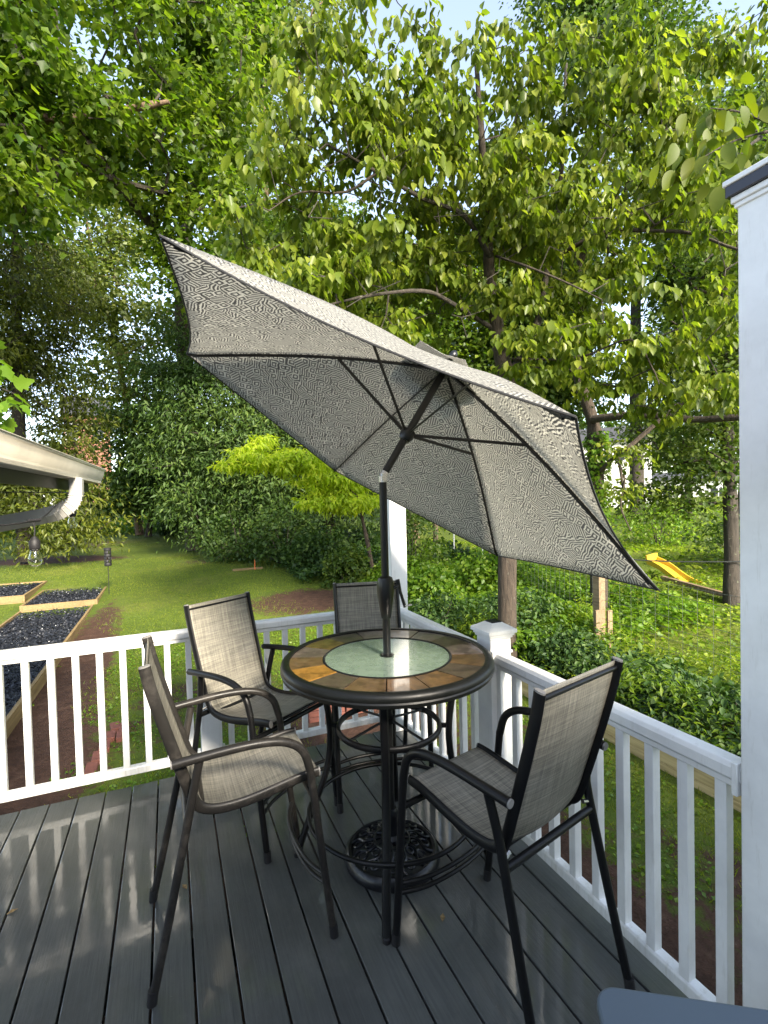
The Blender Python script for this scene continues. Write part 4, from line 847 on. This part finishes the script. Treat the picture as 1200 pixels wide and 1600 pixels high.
def twig_spray(C, per, L, size, zc=None):
    """leaves hanging in rows along short level twigs"""
    k = len(C); th = rng.random(k)*2*pi; dr = np.stack([np.cos(th), np.sin(th), rng.normal(size=k)*.12-.05], -1); sd = np.stack([-np.sin(th), np.cos(th), np.zeros(k)], -1)
    n = k*per; ci = np.repeat(np.arange(k), per); u = rng.random(n)*2-1; fork = rng.integers(-1, 2, n)[:, None]*.45
    P = C[ci]+(dr[ci]+sd[ci]*fork*np.abs(u)[:, None])*(u*L)[:, None]+rng.normal(size=(n, 3))*np.array([.045, .045, .03]); P[:, 2] -= .22*L*u*u
    o = sd[ci]*np.where(rng.random(n) < .5, -1, 1)[:, None]+dr[ci]*u[:, None]*.8
    D = nrm(o*.55+np.array([0, 0, -.85])+rng.normal(size=(n, 3))*.22); U = nrm(o*.9+np.array([0, 0, .75])+rng.normal(size=(n, 3))*.25)
    return P, D, U, size*(.5+.8*rng.random(n)), rng.random(k)[ci]
def near_limb(Cw, polys, prob=.8):
    eye = np.array([0, 0, CAM_H]); drop = np.zeros(len(Cw), bool); v = Cw-eye; dv = np.linalg.norm(v, axis=1); vn = v/dv[:, None]
    for pl in polys:
        for q in spline([Vector(p) for p in pl], 4):
            w_ = np.array(q)-eye; dw = np.linalg.norm(w_); drop |= ((vn@(w_/dw)) > cos(.045)) & (dv < dw+.1)
    return ~(drop & (rng.random(len(Cw)) < prob))
C = C[near_limb(C+np.array(base), dog_polys[2:6]+dog_polys[7:8])]
P, D, U, s_, cl = twig_spray(C, 34, .30, .125)
wp = P+np.array(base); dist = np.linalg.norm(wp-np.array([0, 0, CAM_H]), axis=1)/s_; az_ = np.arctan2(wp[:, 0], wp[:, 1]); el_ = (wp[:, 2]-CAM_H)/np.hypot(wp[:, 0], wp[:, 1])
vis = (az_ > .12) & (az_ < .98) & (el_ > .2) & (el_ < .85); cand = np.where(vis)[0]; near = cand[np.argsort(dist[cand])[:290]]
keep = np.ones(len(P), bool); keep[near] = False
link('crown', leaf_mesh('crown', LF['dog'], P[keep], D[keep], U[keep], s_[keep], 'ovate', cl[keep]), dg_, kind='stuff')
def single_leaf(mat, lobed=False):
    m = MB()
    if lobed:
        o_ = [(0, 0), (.05, .22), (.22, .48), (.36, .30), (.55, .46), (.66, .22), (1, .06), (1, -.06), (.66, -.22), (.55, -.46), (.36, -.30), (.22, -.48), (.05, -.22)]
        V = [(.4, 0, -.03)]+[(x, y, .06*abs(y)*2-.10*x*x) for x, y in o_]; m.add(V, [(0, i, i % 13+1) for i in range(1, 14)])
    else:
        n = 7; V = []
        for i in range(n+1):
            x = i/n; w_ = .30*sin(pi*x**.8)**.8 if 0 < i < n else .003; z = -.20*x*x
            V += [(x, w_, z+.10*w_*2), (x, 0, z), (x, -w_, z+.10*w_*2)]
        m.add(V, [f for i in range(n) for f in ((3*i, 3*i+1, 3*i+4, 3*i+3), (3*i+1, 3*i+2, 3*i+5, 3*i+4))])
    me = m.mesh('leaf', mat, 60); a = me.attributes.new('rnd', 'FLOAT', 'FACE'); a.data.foreach_set('value', [.55]*len(me.polygons)); a = me.attributes.new('clump', 'FLOAT', 'FACE'); a.data.foreach_set('value', [.6]*len(me.polygons)); return me
def leaf_objs(me, P, D, U, s, parent):
    D, Y, Z = frames(D, U)
    for i in range(len(P)):
        o = link('leaf', me, parent); k = float(s[i]); o.matrix_local = Matrix(((D[i][0]*k, Y[i][0]*k, Z[i][0]*k, P[i][0]), (D[i][1]*k, Y[i][1]*k, Z[i][1]*k, P[i][1]), (D[i][2]*k, Y[i][2]*k, Z[i][2]*k, P[i][2]), (0, 0, 0, 1)))
leaf_objs(single_leaf(LF['dog']), P[near], D[near], U[near], s_[near]*1.05, dg_)

# ------------------------------------------------------------------ near overhanging branches
def near_branch(name, label, polys, n, spread, size, mat, lobed, droop=.7):
    t = thing(name, label, 'branch', polys[0][0]); b = Vector(polys[0][0]); pts = []
    for pl in polys:
        q = spline([Vector(p)-b for p in pl], 5); m = MB(); m.tube(q, [.009, .007, .004, .002], 7); part('stem', m, M['dbark'], t); pts += q[3:]
    C = np.array([pts[i] for i in rng.integers(0, len(pts), n)]); off = rng.normal(size=(n, 3))*np.array(spread); P = C+off
    o = nrm(off+1e-3); D = nrm(o*.5+np.array([0, 0, -droop])+rng.normal(size=(n, 3))*.3); U = nrm(o*.6+np.array([0, 0, .6])+rng.normal(size=(n, 3))*.35)
    leaf_objs(single_leaf(mat, lobed), P, D, U, size*(.7+.5*rng.random(n)), t)
near_branch('overhanging_branch', 'large dark leaves of a near branch at the upper right', [[(3.0, 1.35, 3.42), (2.6, 1.38, 3.36), (2.32, 1.42, 3.27), (2.06, 1.42, 3.12)], [(2.6, 1.38, 3.36), (2.4, 1.44, 3.42), (2.2, 1.46, 3.40)], [(2.45, 1.4, 3.3), (2.3, 1.36, 3.2), (2.16, 1.34, 3.08)]], 95, (.085, .07, .055), .092, mat_leaf('near_branch_leaf', (.06, .12, .006), (.12, .17, .008), (.2, .19, .012), .5, .55), False)  # leaves of this branch have their own darker yellow-green colour
near_branch('maple_sprig', 'bright green lobed leaves entering at the left above the gutter', [[(-1.35, 3.9, 2.45), (-1.1, 3.85, 2.55), (-.95, 3.78, 2.5), (-.82, 3.74, 2.44)], [(-1.1, 3.85, 2.55), (-.98, 3.8, 2.64), (-.9, 3.78, 2.67)], [(-1.05, 3.8, 2.5), (-.93, 3.76, 2.38), (-.86, 3.74, 2.33)]], 42, (.045, .045, .06), .105, LF['fresh'], True, .5)

# ------------------------------------------------------------------ other trees
W = 'tall woodland trees round the yard'
def T3(az, d, zs): return [polar(az+a, d, z) for a, z in zs]
# big tulip tree, trunk and broken limb
tree('tulip_tree', 'huge leafy tree filling the upper left with a broken bare limb', 'tree', (.85, 20.6, .1), [(.85, 20.6, 0), (.80, 20, 4.6), (.68, 18.6, 8.4), (.72, 17, 9.9), (.95, 16, 10.8), (1.25, 15.2, 11.8), (1.0, 15, 15)], .32,
     [((-1.3, 13.2, 13.2), (3.6, 2.4, 4.2)), ((1.1, 14.2, 9.4), (1.35, 1.3, 2.8)), ((-2.6, 11.2, 8.6), (1.2, 1.5, 1.9)), ((-1.0, 13.4, 10.2), (2.9, 1.7, 1.5)), ((-3.4, 10.8, 11.5), (2, 2, 3)), ((2.0, 14.8, 14.5), (1.5, 1.6, 4)), ((-1.7, 11.5, 9.7), (1.1, .4, .6))], 600, 95, (.55, .55, .3), .165, LF['tulip'], M['dbark'], 'star', .5, .55,
     limbs=[[(.6, 15.1, 8.5), (-1.5, 14, 10.5), (-2, 13.5, 13), (-1.5, 13.4, 16)]], twig=.012)
bl = thing('bare_limb', 'thick broken bare limb reaching in from the left edge', 'tree limb')
m = MB(); m.tube([(-5.2, 14.0, 9.3), (-3.71, 12.85, 9.4), (-2.97, 12.7, 9.7), (-2.23, 12.5, 9.78), (-1.49, 12.25, 9.82), (-.75, 12.0, 9.98), (-.13, 11.75, 10.1), (.30, 11.6, 10.2)], [.18, .14, .12, .10, .085, .08, .07, .045], 10, smooth=4); part('limb', m, M['lbark'], bl)
for a_, b_, c_ in (((-2.23, 12.5, 9.8), (-2.0, 12.4, 10.3), (-1.5, 12.4, 10.9)), ((-.75, 12.0, 10.), (-.6, 12.0, 9.6), (-.2, 12.1, 9.2)), ((-.13, 11.75, 10.1), (.1, 11.8, 10.4), (.2, 11.9, 10.9))):
    m = MB(); m.tube([a_, b_, c_], [.035, .022, .008], 7, smooth=4); part('side_shoot', m, M['dbark'], bl)
m = MB(); m.tube([(-5.2, 14.0, 9.3), (-5.3, 14.1, 5), (-5.4, 14.2, -.4)], [.22, .3, .36], 12, smooth=3); part('trunk', m, M['dbark'], bl)
tree('leaning_tree', 'slender pale trunk leaning above the brick house at left', 'tree', (-1.3, 26.8, .3), [(-1.3, 26.8, .3), (-1.5, 26.9, 4.5), (-1.62, 26.95, 6.3), (-1.86, 27.09, 7.9), (-1.96, 27.17, 9.), (-2.4, 27.4, 11.), (-2.9, 27.6, 13.5), (-3.2, 27.7, 16)], .2,
     [((-3.2, 27, 15.5), (3., 2.2, 4.)), ((-.6, 26.6, 10.4), (2.6, 1.8, 1.6)), ((-1.2, 26.2, 7.6), (2.6, 1.5, 1.3)), ((-3.4, 26, 11.5), (2.0, 1.6, 2.2))], 300, 90, (.9, .9, .45), .2, LF['pale'], M['lbark'], 'simple', .4, .35, W)
tree('olive_cedar', 'olive green cedar behind the gutter at the left edge', 'tree', polar(-12.5, 20, 0), T3(-12.5, 20, [(0, 0), (0, 5), (.3, 10), (.2, 14)]), .22,
     [(polar(-13, 20, 4.6), (2.6, 1.8, 3.2)), (polar(-11, 20.5, 8.8), (1.9, 1.6, 2.8)), (polar(-16, 19, 9), (2, 2, 4)), (polar(-12, 19, 1.8), (2.6, 1.2, 1.6))], 420, 130, (.75, .75, .3), .17, LF['olive'], M['dbark'], 'long', .6, .1, W)
tree('understory_tree', 'dark understory tree beyond the lawn, right of the brick house', 'tree', polar(-2.0, 26, .2), T3(-2, 26, [(0, .2), (.6, 2.5), (1, 5)]), .16,
     [(polar(-1, 25.5, 4.6), (2.6, 1.5, 2.0)), (polar(1.6, 25, 2.6), (2.2, 1.5, 1.5)), (polar(-4.4, 25.4, 2.3), (1.9, 1.3, 1.1))], 260, 100, (.8, .8, .4), .18, LF['dark'], M['dbark'], 'simple', .4, .25, W)
tree('hemlock_tree', 'dark evergreen behind the left half of the umbrella', 'tree', polar(8, 19, 0), T3(8, 19, [(0, 0), (0, 4), (0, 8), (.2, 11)]), .22,
     [(polar(2.2, 18.6, 4.2), (1.5, 1.2, 4.0)), (polar(7.2, 18.5, 4.4), (2.5, 1.6, 2.9)), (polar(8, 19, 8.2), (2., 1.6, 2.6)), (polar(11.5, 18.5, 3.4), (2.4, 1.5, 2.6))], 480, 150, (.8, .8, .3), .17, LF['dark'], M['dbark'], 'long', .55, .05, W)
tree('hemlock_tree', 'dark evergreen right of centre behind the chartreuse tree', 'tree', polar(17, 18.5, 0), T3(17, 18.5, [(0, 0), (0, 4), (0, 8), (.2, 10)]), .2,
     [(polar(16, 18.2, 4.0), (2.6, 1.5, 3.0)), (polar(20, 18.5, 4.), (2.4, 1.6, 3.4))], 320, 140, (.8, .8, .3), .17, LF['dark'], M['dbark'], 'long', .5, .1, W)
tree('pale_poplar', 'tall thin pale green tree between the big tree and the dogwood', 'tree', polar(10.5, 29, 1), T3(10.5, 29, [(0, 1), (0, 10), (.6, 20), (.3, 33)]), .3,
     [(polar(10.6, 29, 24), (3.0, 2.4, 7.5)), (polar(14.5, 29, 29), (3.2, 2.2, 5)), (polar(9.4, 29, 15), (1.8, 1.8, 3.5))], 250, 95, (1.1, 1.1, .6), .21, LF['pale'], M['lbark'], 'simple', .4, .5, W)
tree('maple_tree', 'bright green tree seen through gaps left of the dogwood trunk', 'tree', polar(14, 21, 0), T3(14, 21, [(0, 0), (0, 5), (.6, 9), (.3, 13)]), .22,
     [(polar(11.5, 20.5, 10.4), (2.2, 1.8, 2.6)), (polar(17, 21, 10.6), (3.2, 2, 3.6)), (polar(22, 21, 9), (2.4, 2, 4))], 430, 120, (.9, .9, .45), .2, LF['mid'], M['dbark'], 'simple', .4, .15, W)
for az, d, z, rx, rz_, mt, lab in ((26, 27, 8, 3.6, 6.5, 'mid', 'woodland tree showing directly behind the dogwood trunk'), (34, 27, 9, 3.6, 7.5, 'tulip', 'woodland tree behind the upper right of the dogwood'), (41, 26, 10.5, 2.4, 6.0, 'mid', 'woodland tree left of the bright sky gap at right'),
                                 (59, 22, 11, 2.6, 5, 'mid', 'woodland tree above the tall right column')):
    tree('woodland_tree', lab, 'tree', polar(az, d, .5), T3(az, d, [(0, .5), (.2, 5), (.5, 10), (.2, z+rz_*.5)]), .25, [(polar(az, d, z), (rx, 2.2, rz_))], 340, 120, (1.1, 1.1, .55), .22, LF[mt], M['dbark'], 'simple', .4, .3, W)
tree('tall_oak', 'dark tree crown against blue sky above the dogwood at upper right', 'tree', polar(50, 25, .8), T3(50, 25, [(0, .8), (0, 8), (.3, 15), (.2, 24)]), .3,
     [(polar(49.5, 24.5, 21.5), (2.5, 2.2, 3.8)), (polar(52.5, 24.5, 19.2), (1.7, 1.6, 1.8)), (polar(46, 25, 24), (3, 2, 3))], 230, 110, (.9, .9, .5), .18, LF['dark'], M['dbark'], 'simple', .4, .1, W)
tree('yard_conifer', 'dark conifer between the white house and the right trunk', 'tree', polar(54.5, 27, .5), T3(54.5, 27, [(0, .5), (0, 5), (0, 10)]), .2,
     [(polar(54.6, 27, 5.2), (2.9, 2, 3.0)), (polar(55, 27, 9), (2.6, 2, 3.2)), (polar(59, 26, 7), (2.5, 2, 5))], 300, 120, (.9, .9, .35), .17, LF['dark'], M['dbark'], 'long', .5, .05, W)
tree('slope_tree', 'tree with a dark bare lower trunk beside the tall right column', 'tree', (9.81, 6.16, -.8), [(9.81, 6.16, -.9), (9.87, 6.19, .72), (9.87, 6.22, 1.94), (9.88, 6.27, 3.78), (9.89, 6.33, 5.86), (9.89, 6.4, 8)], .15,
     [((9.6, 6.9, 2.9), (1.0, 1.0, .9)), ((9.5, 5.9, 3.3), (.8, .7, 1.3)), ((9.9, 6.6, 1.7), (.9, .7, .5)), ((9.9, 6.4, 5.2), (1.2, 1.2, 1.5)), ((9.9, 6.5, 7.6), (1.8, 1.5, 1.6)), ((9.3, 7.4, 1.6), (.7, .7, .35))], 230, 100, (.5, .5, .22), .09, LF['mid'], M['dbark'], 'simple', .4, .1)
iv = tree('ivy_trunk_tree', 'grey trunk wrapped in ivy with a long low branch reaching right', 'tree', (7.45, 7.12, -.7), [(7.45, 7.12, -.8), (7.45, 7.12, .79), (7.46, 7.17, 2.61), (7.42, 7.2, 3.16), (7.17, 7.21, 3.8), (7.03, 7.19, 4.5), (7.12, 7.18, 5.56), (7.2, 7.2, 7)], .16,
     [((7.3, 7.1, 7.2), (1.4, 1.2, 1.1)), ((7.0, 6.1, 2.2), (.3, .3, .5)), ((8.1, 4.9, 3.3), (.6, .7, .3))], 80, 60, (.35, .35, .16), .09, LF['dog'], M['bark'], 'ovate', .7, 0)
b0 = Vector((7.45, 7.12, -.7))
for pl, r0 in (([(7.34, 7.12, 3.14), (7.47, 6.19, 3.08), (7.7, 5.44, 2.89), (7.8, 4.74, 2.82), (8.05, 4.2, 2.76)], .075), ([(7.5, 7.0, 2.6), (7.19, 6.29, 2.08), (6.87, 6.08, 1.54), (6.75, 5.79, 1.14)], .02)):
    m = MB(); m.tube([Vector(p)-b0 for p in pl], [r0, r0*.8, r0*.7, r0*.5], 9, smooth=4); part('limb', m, M['bark'], iv)
n = 1500; a = rng.random(n)*2*pi; z = 1.0+rng.random(n)*2.6; P = np.stack([.17*np.cos(a), .17*np.sin(a), z], -1)+rng.normal(size=(n, 3))*.03
link('ivy', leaf_mesh('ivy', LF['fresh'], P, np.stack([np.cos(a), np.sin(a), -np.ones(n)], -1), np.stack([np.cos(a), np.sin(a), .5*np.ones(n)], -1)+rng.normal(size=(n, 3))*.3, .06+.05*rng.random(n), 'star'), iv, kind='stuff')
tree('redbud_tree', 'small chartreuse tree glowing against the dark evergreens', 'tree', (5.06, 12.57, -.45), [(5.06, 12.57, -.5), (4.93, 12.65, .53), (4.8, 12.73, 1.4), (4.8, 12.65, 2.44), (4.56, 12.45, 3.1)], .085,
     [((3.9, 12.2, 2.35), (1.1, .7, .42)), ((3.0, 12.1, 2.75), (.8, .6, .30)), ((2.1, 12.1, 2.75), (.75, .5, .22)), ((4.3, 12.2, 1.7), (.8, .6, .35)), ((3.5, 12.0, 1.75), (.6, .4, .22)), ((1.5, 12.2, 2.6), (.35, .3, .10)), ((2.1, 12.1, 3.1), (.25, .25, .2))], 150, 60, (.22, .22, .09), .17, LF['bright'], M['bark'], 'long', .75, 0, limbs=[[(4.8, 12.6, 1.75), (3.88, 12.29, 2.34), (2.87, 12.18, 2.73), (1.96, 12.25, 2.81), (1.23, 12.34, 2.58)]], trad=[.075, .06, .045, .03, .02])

# shrubs
def shrub(label, c, r, n, size, mat, kind='simple', group=None, name='shrub', stems=5):
    t = thing(name, label, 'shrub', (c[0], c[1], tz(c[0], c[1])-.05), 0, group); z0 = 0; C = ell(max(8, n//60), ((0, 0, r[2]*.75), r), .55); C[:, 2] = np.maximum(C[:, 2], .06)
    m = MB()
    for k in range(stems*3):
        q = C[k % len(C)]; m.tube([(q[0]*.1, q[1]*.1, 0), (q[0]*.5, q[1]*.5, q[2]*.6), tuple(q)], [.018, .012, .005], 5)
    part('stems', m, M['dbark'], t, kind='stuff'); P, D, U, s, cl = spray(C, 60, (r[0]*.30, r[1]*.30, r[2]*.30), size, .4, jitter=.55, sv=.4); P[:, 2] = np.maximum(P[:, 2], .03)
    link('foliage', leaf_mesh('foliage', mat, P, D, U, s, kind, cl), t, kind='stuff'); return t
g1 = 'dark shrubs at the lawn edge'; 
for c, r, lab in (((2.2, 17.6), (1.2, .9, 1.05), 'leftmost dark glossy shrub under the chartreuse tree'), ((3.4, 16.2), (1.2, 1, 1.15), 'broad dark glossy shrub under the chartreuse tree'), ((4.2, 14.8), (.9, .8, .7), 'low dark shrub left of the thin slanting trunk'), ((.3, 26.2), (.75, .7, .75), 'round clipped looking shrub at the far lawn edge')):
    shrub(lab, c, r, 4200, .10, LF['dark'] if c[0] > 1 else LF['ivy'], group=g1)
g2 = 'dense shrubs behind the pine border'
hs = [((4.75, .9), (.65, .7, .27)), ((4.85, 2.0), (.65, .7, .29)), ((4.8, 3.1), (.6, .65, .31)), ((4.95, 4.2), (.6, .65, .31)), ((5.0, 5.2), (.5, .5, .33)), ((5.2, 6.6), (.7, .7, .5)), ((5.6, 2.9), (.5, .6, .28)), ((4.1, 7.3), (.6, .6, .45))]
hl = ['dark shrub against the tall right column', 'dark shrub behind the right railing, second from the tall column', 'glossy shrub behind the back of the nearest chair', 'dense dark shrub below the wire fence post', 'dark shrub just right of the dogwood trunk', 'dark shrub behind the dogwood trunk', 'shrub of dark leaves in front of the wire fence', 'low shrub left of the dogwood trunk']
for (c, r), lab in zip(hs, hl): shrub(lab, c, r, 4200, .062, LF['ivy'], 'ovate', g2)
for c, r, mt, lab in (((4.9, 9.2), (.6, .6, .55), 'fresh', 'bright bush just right of the corner column'), ((6.6, 9.8), (.6, .6, .6), 'fresh', 'bright leafy bush left of the dogwood trunk, by the round fence post'), ((15.5, 12.2), (1.1, 1.1, .9), 'fresh', 'bright ferny bush below the white house'), ((4.2, 12.3), (.5, .4, .6), 'mid', 'leafy bush at the foot of the thin slanting trunk'), ((13.5, 7.8), (1.5, 1.5, .8), 'mid', 'wide bush behind the yellow slide'), ((6.1, 12.4), (.9, .8, 1.2), 'mid', 'tall bush behind the corner column')):
    shrub(lab, c, r, 3000, .09, LF[mt], group='loose bushes on the slope', name='bush')
# distant woodland
n = 26000; az = rad(-28)+rad(112)*rng.random(n); d = 56+10*rng.random(n); hmax = 6+2.5*np.sin(az*17)+1.5*np.sin(az*41+1); z = terr(d*np.sin(az), d*np.cos(az))+hmax*rng.random(n)**.8
P = np.stack([d*np.sin(az), d*np.cos(az), z], -1); link('distant_woodland', leaf_mesh('distant_woodland', LF['mid'], P, rng.normal(size=(n, 3)), rng.normal(size=(n, 3)), .5+.4*rng.random(n), 'simple'), kind='stuff')
